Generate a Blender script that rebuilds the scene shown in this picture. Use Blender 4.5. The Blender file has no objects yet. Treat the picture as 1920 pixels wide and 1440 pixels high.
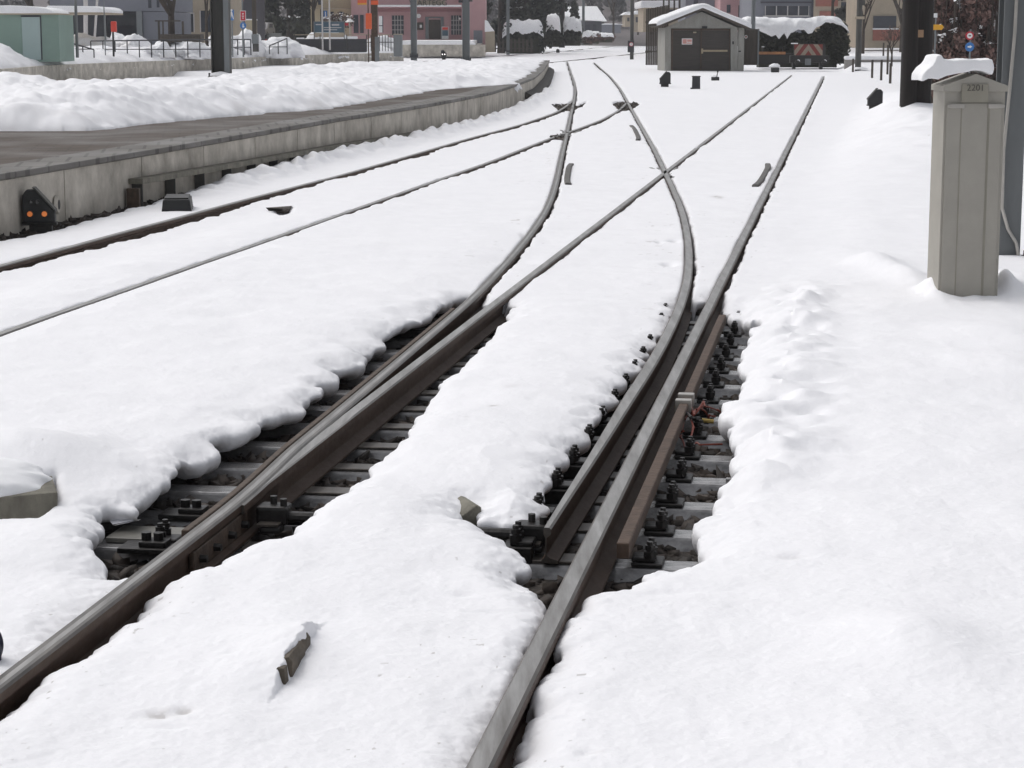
import bpy, bmesh, math, random
import numpy as np
from mathutils import Vector, Matrix
random.seed(7); rng = np.random.default_rng(7)
S = bpy.context.scene
COL = S.collection
# ------------------------------------------------------------------ camera, sky, sun, exposure
F, H, HY = 3900.0, 1.87, 64.0           # focal length in photo pixels, eye height over rail top, horizon row
PITCH = math.atan((720 - HY) / F); CP, SP = math.cos(PITCH), math.sin(PITCH)
cam = bpy.data.cameras.new('camera'); cam.sensor_width = 36; cam.lens = 36 * F / 1920
cam.clip_start = 0.1; cam.clip_end = 3000
co = bpy.data.objects.new('camera', cam); COL.objects.link(co)
co.location = (0, 0, H); co.rotation_euler = (math.radians(90) - PITCH, 0, 0)
S.camera = co
wd = bpy.data.worlds.new('World'); S.world = wd; wd.use_nodes = True
nt = wd.node_tree; bg = nt.nodes['Background']
sky = nt.nodes.new('ShaderNodeTexSky'); sky.sky_type = 'NISHITA'; sky.sun_disc = False
SUN_E, SUN_R = math.radians(55), math.radians(-55)
sky.sun_elevation = SUN_E; sky.sun_rotation = SUN_R; sky.air_density = 1.0; sky.dust_density = 4.0; sky.ozone_density = 1.0
hs = nt.nodes.new('ShaderNodeHueSaturation'); hs.inputs['Saturation'].default_value = 0.22
nt.links.new(sky.outputs[0], hs.inputs['Color']); nt.links.new(hs.outputs[0], bg.inputs[0])
bg.inputs[1].default_value = 0.15
sl = bpy.data.lights.new('sun', 'SUN'); sl.energy = 0.5; sl.angle = math.radians(50); sl.color = (1, .98, .95)
so = bpy.data.objects.new('sun', sl); COL.objects.link(so)
sd = Vector((math.sin(SUN_R) * math.cos(SUN_E), math.cos(SUN_R) * math.cos(SUN_E), math.sin(SUN_E)))
so.rotation_euler = sd.to_track_quat('Z', 'Y').to_euler()
S.view_settings.view_transform = 'Standard'; S.view_settings.look = 'None'
S.view_settings.exposure = 0.03; S.view_settings.gamma = 1

# ------------------------------------------------------------------ pixel -> world
def ray(px, py):
    u = (px - 960) / F; v = (720 - py) / F
    return u, CP + v * SP, -SP + v * CP
def G(px, py, z=0.0):                    # point of the plane z
    x, y, d = ray(px, py); t = (z - H) / d
    return (x * t, y * t, z)
def W(px, py, Y):                        # point of the plane at distance Y
    x, y, d = ray(px, py); t = Y / y
    return Vector((x * t, Y, H + d * t))

# ------------------------------------------------------------------ noise
def vn(x, y, seed=0):
    xi = np.floor(x).astype(np.int64); yi = np.floor(y).astype(np.int64)
    fx = x - xi; fy = y - yi; fx = fx * fx * (3 - 2 * fx); fy = fy * fy * (3 - 2 * fy)
    def h(a, b):
        n = (a * 374761393 + b * 668265263 + seed * 974634777) & 0xffffffff
        n = ((n ^ (n >> 13)) * 1274126177) & 0xffffffff
        return ((n ^ (n >> 16)) & 0xffff) / 32767.5 - 1
    return (h(xi, yi) * (1 - fx) + h(xi + 1, yi) * fx) * (1 - fy) + (h(xi, yi + 1) * (1 - fx) + h(xi + 1, yi + 1) * fx) * fy
def fbm(x, y, s, o=3, seed=0):
    r = 0; a = 1
    for k in range(o):
        r = r + a * vn(x / s + 17.3 * k, y / s - 9.1 * k, seed + k); a *= .5; s *= .47
    return r
def polydist(px, py, poly):              # >0 outside, <0 inside
    poly = np.asarray(poly); d2 = np.full(px.shape, 1e9); ins = np.zeros(px.shape, bool)
    n = len(poly)
    for i in range(n):
        ax, ay = poly[i]; bx, by = poly[(i + 1) % n]
        ex, ey = bx - ax, by - ay; L = ex * ex + ey * ey + 1e-12
        t = np.clip(((px - ax) * ex + (py - ay) * ey) / L, 0, 1)
        d2 = np.minimum(d2, (px - ax - t * ex) ** 2 + (py - ay - t * ey) ** 2)
        if ay != by:
            c = ((ay > py) != (by > py)) & (px < ex * (py - ay) / (by - ay) + ax)
            ins ^= c
    d = np.sqrt(d2)
    return np.where(ins, -d, d)
def smooth_rim(V, Fq, hx, hy, hd):
    # pull the ragged rim of the cut sheet on to the traced line
    n = len(V); cnt = np.zeros(n, int); np.add.at(cnt, Fq.ravel(), 1)
    rim = np.flatnonzero((cnt > 0) & (cnt < 4) & (np.abs(hd) < .09))
    hc = np.minimum(hd[rim], .03); V[rim, 0] -= hx[rim] * hc * .9; V[rim, 1] -= hy[rim] * hc * .9
    E = np.concatenate([Fq[:, [0, 1]], Fq[:, [1, 2]], Fq[:, [2, 3]], Fq[:, [3, 0]]]); isr = np.zeros(n, bool); isr[rim] = True
    E = E[isr[E[:, 0]] & isr[E[:, 1]]]; _, fi_, c = np.unique(np.sort(E, 1), axis=0, return_index=True, return_counts=True); u = E[fi_[c == 1]][:, ::-1]
    for _ in range(6):
        acc = np.zeros((n, 3)); k = np.zeros(n); np.add.at(acc, u[:, 0], V[u[:, 1]]); np.add.at(acc, u[:, 1], V[u[:, 0]]); np.add.at(k, u[:, 0], 1); np.add.at(k, u[:, 1], 1)
        m = k >= 2; V[m] = V[m] * .5 + .5 * acc[m] / k[m][:, None]
    # thick rounded lip hanging from the rim
    ids = np.unique(u); mp = np.full(n, -1); mp[ids] = np.arange(len(ids)); deep = np.where((V[ids, 0] - r1(V[ids, 1])) > .1, 1.15, .8) * (1 + .4 * vn(V[ids, 0] / .12, V[ids, 1] / .12, 93))
    rows = [V[ids]]; base_n = n; faces = []; prev = ids
    for dn, dz_ in ((-.007, .018), (-.006, .04), (.006, .064), (.035, .085), (.10, .10)):
        q = V[ids].copy(); q[:, 0] += hx[ids] * dn; q[:, 1] += hy[ids] * dn; q[:, 2] -= dz_ * deep; rows.append(q)
        cur = base_n + np.arange(len(ids)); faces.append(np.stack([prev[mp[u[:, 0]]], prev[mp[u[:, 1]]], cur[mp[u[:, 1]]], cur[mp[u[:, 0]]]], 1)); prev = cur; base_n += len(ids)
    return np.concatenate([V] + rows[1:]), np.concatenate([Fq] + faces)
def sst(x, a, b):
    t = np.clip((x - a) / (b - a), 0, 1); return t * t * (3 - 2 * t)

# ------------------------------------------------------------------ materials
def lin(c): return tuple(((v / 255) / 12.92 if v <= 10 else (((v / 255) + .055) / 1.055) ** 2.4) for v in c)
def C(r, g, b, k=1.0): return tuple(min(.9, v * k) for v in lin((r, g, b))) + (1,)
def mat(name, col, rough=.7, metal=0, var=.25, scale=6, bump=0, bscale=40, col2=None, stretch=None, emit=None, estr=0, spec=.5, coord='Object', attr=None, island=0):
    m = bpy.data.materials.new(name); m.use_nodes = True
    n = m.node_tree.nodes; l = m.node_tree.links; b = n['Principled BSDF']
    b.inputs['Roughness'].default_value = rough; b.inputs['Metallic'].default_value = metal
    b.inputs['Specular IOR Level'].default_value = spec
    tc = n.new('ShaderNodeTexCoord'); src = tc.outputs[coord]
    mp = n.new('ShaderNodeMapping'); l.new(src, mp.inputs[0])
    if stretch: mp.inputs['Scale'].default_value = stretch
    nz = n.new('ShaderNodeTexNoise'); nz.inputs['Scale'].default_value = scale; nz.inputs['Detail'].default_value = 6
    nz.inputs['Roughness'].default_value = .65; l.new(mp.outputs[0], nz.inputs['Vector'])
    rp = n.new('ShaderNodeValToRGB'); rp.color_ramp.elements[0].position = .32; rp.color_ramp.elements[1].position = .68
    c1 = col if col2 is None else col2
    rp.color_ramp.elements[0].color = tuple(v * (1 - var) for v in c1[:3]) + (1,)
    rp.color_ramp.elements[1].color = tuple(min(.95, v * (1 + var)) for v in col[:3]) + (1,)
    if island:
        ge = n.new('ShaderNodeNewGeometry'); mx = n.new('ShaderNodeMath'); mx.operation = 'MULTIPLY_ADD'
        mx.inputs[1].default_value = island; mx.inputs[2].default_value = 0.5 - island / 2
        l.new(ge.outputs['Random Per Island'], mx.inputs[0])
        ad = n.new('ShaderNodeMath'); ad.operation = 'MULTIPLY_ADD'; ad.inputs[1].default_value = 1 - island
        ad.inputs[2].default_value = 0
        l.new(nz.outputs['Fac'], ad.inputs[0]); a2 = n.new('ShaderNodeMath'); a2.operation = 'ADD'
        l.new(ad.outputs[0], a2.inputs[0]); mx.inputs[2].default_value = 0
        l.new(mx.outputs[0], a2.inputs[1]); l.new(a2.outputs[0], rp.inputs[0])
    else:
        l.new(nz.outputs['Fac'], rp.inputs[0])
    out = rp.outputs[0]
    if attr:
        at = n.new('ShaderNodeAttribute'); at.attribute_name = attr[0]
        mxc = n.new('ShaderNodeMix'); mxc.data_type = 'RGBA'
        l.new(at.outputs['Fac'], mxc.inputs[0]); l.new(out, mxc.inputs[6]); mxc.inputs[7].default_value = attr[1]
        out = mxc.outputs[2]
    l.new(out, b.inputs['Base Color'])
    if bump:
        bz = n.new('ShaderNodeTexNoise'); bz.inputs['Scale'].default_value = bscale; bz.inputs['Detail'].default_value = 5
        l.new(mp.outputs[0], bz.inputs['Vector'])
        bp = n.new('ShaderNodeBump'); bp.inputs['Strength'].default_value = bump; bp.inputs['Distance'].default_value = .02
        l.new(bz.outputs['Fac'], bp.inputs['Height']); l.new(bp.outputs[0], b.inputs['Normal'])
    if emit:
        b.inputs['Emission Color'].default_value = emit; b.inputs['Emission Strength'].default_value = estr
    return m
M = {}
M['snow'] = mat('snow', (.87, .866, .888, 1), .65, var=.02, scale=3, bump=.14, bscale=60, spec=.25, attr=('dirt', (.17, .13, .095, 1)))
M['snow_cap'] = mat('snow_cap', (.87, .87, .885, 1), .65, var=.03, scale=3, bump=.25, bscale=12, spec=.25)
M['steel_top'] = mat('steel_top', (.31, .30, .29, 1), .32, .7, var=.30, scale=16, stretch=(1, .10, 1), bump=.06, col2=(.22, .20, .18, 1))
M['steel_wet'] = mat('steel_wet', (.10, .088, .078, 1), .35, .4, var=.5, scale=14, stretch=(1, .2, 1))
M['steel_side'] = mat('steel_side', (.055, .036, .026, 1), .65, .1, var=.45, scale=14, bump=.2, col2=(.085, .046, .028, 1), spec=.35, stretch=(1, .35, 1))
M['rust'] = mat('rust', (.082, .053, .038, 1), .75, .1, var=.35, scale=18, bump=.25)
M['rust_dark'] = mat('rust_dark', (.075, .05, .035, 1), .7, .1, var=.4, scale=18, bump=.25)
M['sleeper'] = mat('sleeper', (.26, .255, .255, 1), .25, .35, var=.5, scale=9, bump=.10, spec=.7, stretch=(1, 3, 1))
M['iron'] = mat('iron', (.022, .020, .019, 1), .45, .3, var=.4, scale=25, bump=.2)
M['ballast'] = mat('ballast', (.045, .036, .03, 1), .85, var=.5, scale=30, bump=.6, bscale=40)
M['stone'] = mat('stone', (.05, .039, .032, 1), .75, var=.5, scale=8, bump=.4, island=.7)
M['concrete'] = mat('concrete', C(122, 119, 108), .85, var=.2, scale=3, bump=.3, bscale=40, col2=C(96, 92, 82), stretch=(2, 2, 1))
M['wall_conc'] = mat('wall_conc', C(196, 190, 180), .85, var=.14, scale=2.2, bump=.15, bscale=30, col2=C(158, 151, 140), stretch=(1, 1, .8))
M['coping'] = mat('coping', C(110, 107, 103), .5, var=.25, scale=2, stretch=(6, .4, 1), bump=.2)
M['asphalt'] = mat('asphalt', C(88, 80, 74), .6, var=.3, scale=2.2, bump=.25, bscale=80)
M['black'] = mat('black', (.012, .012, .013, 1), .5, var=.3, scale=8)
M['dark_metal'] = mat('dark_metal', C(52, 52, 56), .5, .2, var=.2, scale=5)
M['mast_gray'] = mat('mast_gray', C(118, 122, 124), .55, .3, var=.15, scale=4, stretch=(1, 1, .2))
M['mast_dark'] = mat('mast_dark', C(72, 71, 68), .65, .15, var=.2, scale=4, stretch=(1, 1, .2))
M['cabinet'] = mat('cabinet', C(158, 154, 145), .6, var=.06, scale=4, bump=.06, bscale=90)
M['cab_dark'] = mat('cab_dark', C(140, 136, 124), .6, var=.1, scale=6)
M['letters'] = mat('letters', C(80, 76, 70), .6, var=.05)
M['latch'] = mat('latch', C(178, 174, 168), .35, .6, var=.1)
M['orange_cable'] = mat('orange_cable', (.17, .028, .014, 1), .5, var=.15)
M['yellow_tag'] = mat('yellow_tag', (.26, .18, .04, 1), .6, var=.15)
M['amber'] = mat('amber', (.5, .15, .03, 1), .3, emit=(1, .27, .07, 1), estr=.30)
M['lamp_white'] = mat('lamp_white', (.8, .75, .75, 1), .3, emit=(1, .9, .9, 1), estr=3)
M['lens'] = mat('lens', (.05, .05, .05, 1), .15, var=.1)
M['wood_dark'] = mat('wood_dark', C(74, 67, 60), .85, var=.3, scale=3, stretch=(6, 6, .4), bump=.3, bscale=20)
M['plank_wood'] = mat('plank_wood', C(88, 80, 70), .85, var=.35, scale=9, bump=.4, bscale=60)
M['pole_wood'] = mat('pole_wood', C(31, 26, 24), .9, var=.4, scale=3, stretch=(8, 8, .3), bump=.4, bscale=14)
M['bark'] = mat('bark', C(62, 54, 48), .9, var=.3, scale=5, bump=.3)

def paver(name, c1, c2, cm, bw, bh, rot, rough, mortar=.012):
    m = mat(name, c1, rough, var=.2, scale=2.2, bump=.15, bscale=60); n = m.node_tree.nodes; l = m.node_tree.links; b = n['Principled BSDF']
    tc = n.new('ShaderNodeTexCoord'); mp = n.new('ShaderNodeMapping'); mp.inputs['Rotation'].default_value = (0, 0, rot); l.new(tc.outputs['Object'], mp.inputs[0])
    br = n.new('ShaderNodeTexBrick'); br.inputs['Scale'].default_value = 1; br.inputs['Brick Width'].default_value = bw; br.inputs['Row Height'].default_value = bh; br.inputs['Mortar Size'].default_value = mortar
    br.inputs['Color1'].default_value = c1; br.inputs['Color2'].default_value = c2; br.inputs['Mortar'].default_value = cm; br.inputs['Bias'].default_value = 0; l.new(mp.outputs[0], br.inputs['Vector'])
    old = b.inputs['Base Color'].links[0].from_socket; mx = n.new('ShaderNodeMix'); mx.data_type = 'RGBA'; mx.inputs[0].default_value = .6; l.new(old, mx.inputs[6]); l.new(br.outputs['Color'], mx.inputs[7]); l.new(mx.outputs[2], b.inputs['Base Color'])
    nz = n.new('ShaderNodeTexNoise'); nz.inputs['Scale'].default_value = .9; nz.inputs['Detail'].default_value = 5; l.new(tc.outputs['Object'], nz.inputs['Vector']); mr = n.new('ShaderNodeMapRange'); mr.inputs[1].default_value = .35; mr.inputs[2].default_value = .65; mr.inputs[3].default_value = .5; mr.inputs[4].default_value = .85; b.inputs['Specular IOR Level'].default_value = .3; l.new(nz.outputs['Fac'], mr.inputs[0]); l.new(mr.outputs[0], b.inputs['Roughness'])
    M[name] = m
paver('pavers', C(82, 72, 64), C(68, 60, 54), C(52, 46, 42), .42, .21, math.radians(-8.6), .5)
paver('edge_stones', C(112, 109, 105), C(98, 95, 92), C(60, 57, 54), .30, .8, math.radians(-8.6), .4, .02)
# ------------------------------------------------------------------ object helpers
def tag(o, label, cat, group=None, kind=None):
    if label: o['label'] = label
    if cat: o['category'] = cat
    if group: o['group'] = group
    if kind: o['kind'] = kind
    return o
def T(name, label, cat, loc, group=None, rz=0):
    o = bpy.data.objects.new(name, None); COL.objects.link(o); o.empty_display_size = .3
    o.location = loc; o.rotation_euler = (0, 0, rz)
    return tag(o, label, cat, group)
class MB:
    def __init__(s): s.v = []; s.f = []; s.m = []
    def quad(s, a, b, c, d, m=0):
        k = len(s.v); s.v += [tuple(a), tuple(b), tuple(c), tuple(d)]; s.f.append((k, k + 1, k + 2, k + 3)); s.m.append(m)
    def box(s, x0, x1, y0, y1, z0, z1, m=0, taper=0):
        k = len(s.v); t = taper
        s.v += [(x0, y0, z0), (x1, y0, z0), (x1, y1, z0), (x0, y1, z0), (x0 + t, y0 + t, z1), (x1 - t, y0 + t, z1), (x1 - t, y1 - t, z1), (x0 + t, y1 - t, z1)]
        for q in ((0, 3, 2, 1), (4, 5, 6, 7), (0, 1, 5, 4), (1, 2, 6, 5), (2, 3, 7, 6), (3, 0, 4, 7)):
            s.f.append(tuple(k + i for i in q)); s.m.append(m)
        return s
    def tube(s, p, q, r0, r1=None, n=8, m=0, cap=True):
        r1 = r0 if r1 is None else r1; p = Vector(p); q = Vector(q); d = (q - p)
        if d.length < 1e-6: return s
        d.normalize(); a = d.orthogonal().normalized(); b = d.cross(a); k = len(s.v)
        for (c, r) in ((p, r0), (q, r1)):
            for i in range(n):
                t = 2 * math.pi * i / n; s.v.append(tuple(c + a * (r * math.cos(t)) + b * (r * math.sin(t))))
        for i in range(n):
            j = (i + 1) % n; s.f.append((k + i, k + j, k + n + j, k + n + i)); s.m.append(m)
        if cap:
            s.f.append(tuple(k + i for i in range(n - 1, -1, -1))); s.m.append(m)
            s.f.append(tuple(k + n + i for i in range(n))); s.m.append(m)
        return s
    def path(s, pts, r, n=6, m=0):
        for a, b in zip(pts[:-1], pts[1:]): s.tube(a, b, r, r, n, m)
        return s
    def prism(s, poly, y0, y1, m=0, m2=None):  # polygon in (x, z), counter-clockwise seen from -y, extruded along y
        k = len(s.v); n = len(poly)
        s.v += [(x, y0, z) for x, z in poly] + [(x, y1, z) for x, z in poly]
        s.f.append(tuple(range(k, k + n))); s.m.append(m)
        s.f.append(tuple(range(k + 2 * n - 1, k + n - 1, -1))); s.m.append(m)
        for i in range(n):
            j = (i + 1) % n; s.f.append((k + i, k + n + i, k + n + j, k + j)); s.m.append(m if m2 is None else m2)
        return s
    def sweep(s, prof_fn, pts, mats, closed=True):
        k = len(s.v); n = None; N = len(pts)
        for i in range(N):
            a = Vector(pts[max(0, i - 1)]); b = Vector(pts[min(N - 1, i + 1)]); t = (b - a).normalized()
            nx = Vector((t.y, -t.x, 0)).normalized(); pr = prof_fn(i); n = len(pr)
            for (l, z) in pr: s.v.append(tuple(Vector(pts[i]) + nx * l + Vector((0, 0, z))))
        for i in range(N - 1):
            for j in range(n):
                j2 = (j + 1) % n
                s.f.append((k + i * n + j, k + i * n + j2, k + (i + 1) * n + j2, k + (i + 1) * n + j)); s.m.append(mats[j])
        s.f.append(tuple(k + j for j in range(n - 1, -1, -1))); s.m.append(mats[-1])
        s.f.append(tuple(k + (N - 1) * n + j for j in range(n))); s.m.append(mats[-1])
        return s
    def build(s, name, mats, parent=None, smooth=False, bevel=0, off=None, segs=2, fix=True, angle=35):
        me = bpy.data.meshes.new(name); V = s.v
        if off is not None: V = [(a - off[0], b - off[1], c - off[2]) for a, b, c in V]
        me.from_pydata(V, [], s.f); me.update()
        mats = mats if isinstance(mats, (list, tuple)) else [mats]
        for q in mats: me.materials.append(M[q] if isinstance(q, str) else q)
        if len(mats) > 1: me.polygons.foreach_set('material_index', s.m)
        if bevel or fix:
            bm = bmesh.new(); bm.from_mesh(me)
            bmesh.ops.recalc_face_normals(bm, faces=bm.faces)
            if bevel:
                ed = [e for e in bm.edges if len(e.link_faces) == 2 and e.calc_face_angle(0) > .5]
                bmesh.ops.bevel(bm, geom=ed, offset=bevel, segments=segs, affect='EDGES', profile=.6, clamp_overlap=True)
            bm.to_mesh(me); bm.free()
        if smooth:
            me.shade_smooth()
            if angle: me.set_sharp_from_angle(angle=math.radians(angle))
        o = bpy.data.objects.new(name, me); COL.objects.link(o)
        if parent: o.parent = parent
        return o
def dup(r, loc=None, rz=None, label=None):
    c = r.copy(); COL.objects.link(c)
    if loc is not None: c.location = loc
    if rz is not None: c.rotation_euler = (0, 0, rz)
    if label: c['label'] = label
    for ch in r.children:
        d = ch.copy(); COL.objects.link(d); d.parent = c
        for g in ch.children:
            e = g.copy(); COL.objects.link(e); e.parent = d
    return c
def npmesh(name, V, Fq, m, smooth=True, attr=None, parent=None):
    me = bpy.data.meshes.new(name); nv, nf = len(V), len(Fq); w = Fq.shape[1]
    me.vertices.add(nv); me.vertices.foreach_set('co', V.astype(np.float32).ravel())
    me.loops.add(nf * w); me.loops.foreach_set('vertex_index', Fq.astype(np.int32).ravel())
    me.polygons.add(nf); me.polygons.foreach_set('loop_start', np.arange(0, nf * w, w, dtype=np.int32))
    me.update(calc_edges=True)
    if smooth: me.shade_smooth()
    if attr is not None:
        a = me.attributes.new('dirt', 'FLOAT', 'POINT'); a.data.foreach_set('value', attr.astype(np.float32))
    me.materials.append(M[m] if isinstance(m, str) else m)
    o = bpy.data.objects.new(name, me); COL.objects.link(o)
    if parent: o.parent = parent
    return o
def rel(t, p): return Vector(p) - Vector(t.location)
def pbox(t, name, m, rects, parent=None, bevel=0, smooth=False):   # rects: px0, px1, py0(top), py1(bottom), dy0, dy1 at the thing's distance
    b = MB(); Y = t.location.y
    for r in rects:
        a = rel(t, W(r[0], r[3], Y)); c = rel(t, W(r[1], r[2], Y))
        a.x = W(r[0], 45, Y).x - t.location.x; c.x = W(r[1], 45, Y).x - t.location.x
        b.box(a.x, c.x, r[4], r[5], a.z, c.z, r[6] if len(r) > 6 else 0)
    return b.build(name, m, parent or t, bevel=bevel, smooth=smooth)

# ------------------------------------------------------------------ rails: where they run
def line_px(pts, z=0): return [G(x, y, z) for x, y in pts]
A = Vector(G(1306, 620)); B = Vector(G(1544.5, 143)); TD = (B - A); TD.z = 0; TD.normalize(); TN = Vector((TD.y, -TD.x, 0))   # track direction, right normal
def r1(Y): return A.x + (Y - A.y) * TD.x / TD.y
GA = 1.505
def r3(Y): return r1(Y) - GA / TD.y
def curve_fn(px, smooth=3, ext=None):
    p = np.array([G(x, y)[:2] for x, y in px]); p = p[np.argsort(p[:, 1])]
    ys = np.exp(np.linspace(math.log(p[0, 1]), math.log(p[-1, 1]), 500))
    # smooth in 1/Y, where the tracing error is even
    q = np.interp(1 / ys, (1 / p[:, 1])[::-1], (p[:, 0] / p[:, 1])[::-1])
    for _ in range(smooth):
        e = np.concatenate([q[:1] * 2 - q[12:0:-1], q, q[-1:] * 2 - q[-2:-14:-1]])
        q = np.convolve(e, np.ones(25) / 25, 'valid')
    xs = q * ys
    def f(Y):
        Y = np.asarray(Y, float); r = np.interp(Y, ys, xs)
        lo = (xs[14] - xs[0]) / (ys[14] - ys[0]); r = np.where(Y < ys[0], xs[0] + (Y - ys[0]) * lo, r)
        hi = (xs[-1] - xs[-9]) / (ys[-1] - ys[-9]); return np.where(Y > ys[-1], xs[-1] + (Y - ys[-1]) * hi, r)
    f.lo, f.hi = ys[0], ys[-1]
    return f
r2c = curve_fn([(443, 931), (521, 866), (625, 780), (729, 693), (812, 622), (887, 560), (952, 490), (999, 434), (1028, 389), (1043, 345), (1053, 293), (1064, 247), (1071, 212), (1077, 188), (1079, 165), (1072, 142), (1064, 117)], 2)
def r2(Y):
    Y = np.asarray(Y, float); a = r3(Y); b = r2c(Y); s = sst(Y, 7.9, 9.5); return a * (1 - s) + np.minimum(b, a) * s
r4 = curve_fn([(1029, 967), (1118, 838), (1182, 741), (1223, 680), (1262, 606), (1284, 551), (1293, 497), (1290, 443), (1281, 400), (1266, 362), (1248, 324), (1223, 273), (1198, 230), (1176, 190), (1162, 165), (1144, 143), (1115, 118)], 1)
p1 = curve_fn([(-260, 570), (-100, 525), (0, 498), (100, 471), (233, 434), (333, 408), (433, 381), (533, 355), (640, 328), (760, 294), (880, 259), (972, 235), (1040, 212), (1062, 199), (1076, 186)], 1)
p2 = curve_fn([(-260, 722), (-100, 662), (0, 625), (100, 589), (207, 553), (333, 508), (467, 462), (640, 401), (790, 348), (925, 301), (980, 279), (1040, 256), (1085, 241), (1130, 224), (1162, 206), (1176, 191)], 1)
f1 = curve_fn([(640, 129), (757, 118), (890, 108), (1043, 97), (1176, 84), (1220, 79)], 1)
f2 = curve_fn([(950, 124), (1030, 117), (1110, 109), (1176, 102), (1240, 95)], 1)
def tip(f): return f
YT_L = G(463, 944)[1]; YT_R = G(1024, 985)[1]
def ysamp(a, b, k=.012): 
    n = max(8, int(math.log(b / a) / k)); return np.exp(np.linspace(math.log(a), math.log(b), n))
# rails as (function, y start, y end, gap right, gap left, snow level)
RAILS = [('r1', r1, 3.4, G(1544.5, 143)[1], .028, .0), ('r2', r2, 3.4, G(1064, 116)[1], .026, .0), ('r3', r3, YT_L, G(1483, 141)[1], .004, -.044),
         ('r4', r4, YT_R, G(1115, 117)[1], .026, -.004), ('p1', p1, 12, p1.hi, .075, .0), ('p2', p2, 10, p2.hi, .034, -.02),
         ('f1', f1, f1.lo, f1.hi, .08, 0), ('f2', f2, f2.lo, f2.hi, .12, 0)]

# ------------------------------------------------------------------ holes in the snow (traced on the photograph, laid out on the ground)
def poly(*runs):
    r = []
    for z, pts in runs: r += [G(x, y, z)[:2] for x, y in pts]
    return r
HOLE_L = poly((-.07, [(880, 566), (866, 578), (828, 602), (789, 618), (750, 639), (758, 649), (713, 665), (716, 688), (661, 701), (661, 720), (633, 727), (638, 748), (607, 759), (607, 780), (547, 795), (521, 800), (521, 821), (474, 837), (443, 847), (443, 863), (385, 884), (388, 899), (375, 915), (339, 928), (333, 946), (312, 957), (318, 970), (292, 977), (224, 977), (229, 998), (224, 1019)]),
              (-.01, [(198, 1032), (219, 1053), (250, 1071), (150, 1160), (0, 1277), (-160, 1400), (-160, 1452), (0, 1333), (43, 1297), (103, 1257), (147, 1227), (190, 1177), (213, 1153), (267, 1127), (293, 1103), (350, 1080), (437, 1047), (473, 1012), (562, 988), (573, 967), (625, 943)]),
              (-.02, [(654, 936), (661, 910), (693, 879), (708, 852), (755, 821), (781, 790), (797, 748), (844, 717), (854, 691), (896, 655), (937, 608), (963, 566), (930, 562), (905, 566)]))
HOLE_R = poly((-.03, [(1288, 566), (1268, 592), (1240, 634), (1223, 653), (1223, 669), (1203, 680), (1203, 693), (1180, 701), (1184, 721), (1162, 728), (1164, 753), (1136, 760), (1140, 782), (1116, 800), (1122, 818), (1080, 834), (1084, 858), (1046, 870), (1058, 898), (1027, 913), (1021, 927), (1029, 939), (993, 963), (953, 971), (912, 964), (906, 938), (872, 934), (862, 946)]),
              (0.0, [(852, 959), (900, 967), (937, 987), (957, 1007), (995, 1023), (993, 1035), (973, 1043), (959, 1057), (993, 1074), (1007, 1088), (1025, 1104), (1016, 1136), (966, 1300), (896, 1440), (866, 1500), (905, 1500), (929, 1440), (932, 1415), (940, 1394), (969, 1364), (976, 1332), (991, 1288), (1016, 1237), (1042, 1186), (1074, 1142), (1086, 1112), (1110, 1090), (1150, 1084), (1170, 1076), (1223, 1043), (1279, 1029), (1287, 1031), (1322, 1015)]),
              (-.06, [(1315, 998), (1315, 971), (1327, 949), (1315, 931), (1318, 913), (1340, 893), (1340, 873), (1353, 849), (1340, 844), (1335, 829), (1349, 811), (1329, 802), (1329, 775), (1349, 753), (1373, 731), (1380, 709), (1367, 702), (1364, 682), (1371, 655), (1384, 631), (1398, 613), (1375, 609), (1358, 580), (1349, 567), (1330, 562)]))
HOLES = [(HOLE_L, .10), (HOLE_R, .10),
         (poly((0, [(1036, 194), (1060, 193), (1085, 196), (1100, 190), (1088, 199), (1072, 206), (1050, 205)])), .05),
         (poly((0, [(1150, 191), (1172, 189), (1199, 193), (1188, 201), (1172, 206), (1158, 202)])), .05),
         (poly((0, [(1036, 255), (1065, 249), (1062, 261), (1043, 260)])), .1),
         (poly((0, [(512, 389), (530, 384), (547, 383), (540, 395), (528, 398)])), .06),
         (poly((0, [(0, 965), (60, 965), (105, 935), (104, 912), (60, 920), (0, 942), (-200, 1000), (-200, 1010)])), .05)]

# ------------------------------------------------------------------ the platform's edge line
edge = curve_fn([(-300, 372), (-120, 344), (0, 325), (187, 295), (292, 278), (460, 250), (640, 219), (690, 212), (815, 192), (880, 180), (920, 172), (965, 158), (1000, 145), (1020, 130), (1029, 113)], 1)
_e = [G(x, y, .55) for x, y in [(-300, 372), (-120, 344), (0, 325), (187, 295), (292, 278), (460, 250), (640, 219), (690, 212), (815, 192), (880, 180), (920, 172), (965, 158), (1000, 145), (1018, 130), (1029, 113)]]
_ey = np.array([p[1] for p in _e]); _ex = np.array([p[0] for p in _e])
def edge(Y): return np.interp(Y, _ey, _ex)
E0, E1 = _ey[0], _ey[-1]

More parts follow.
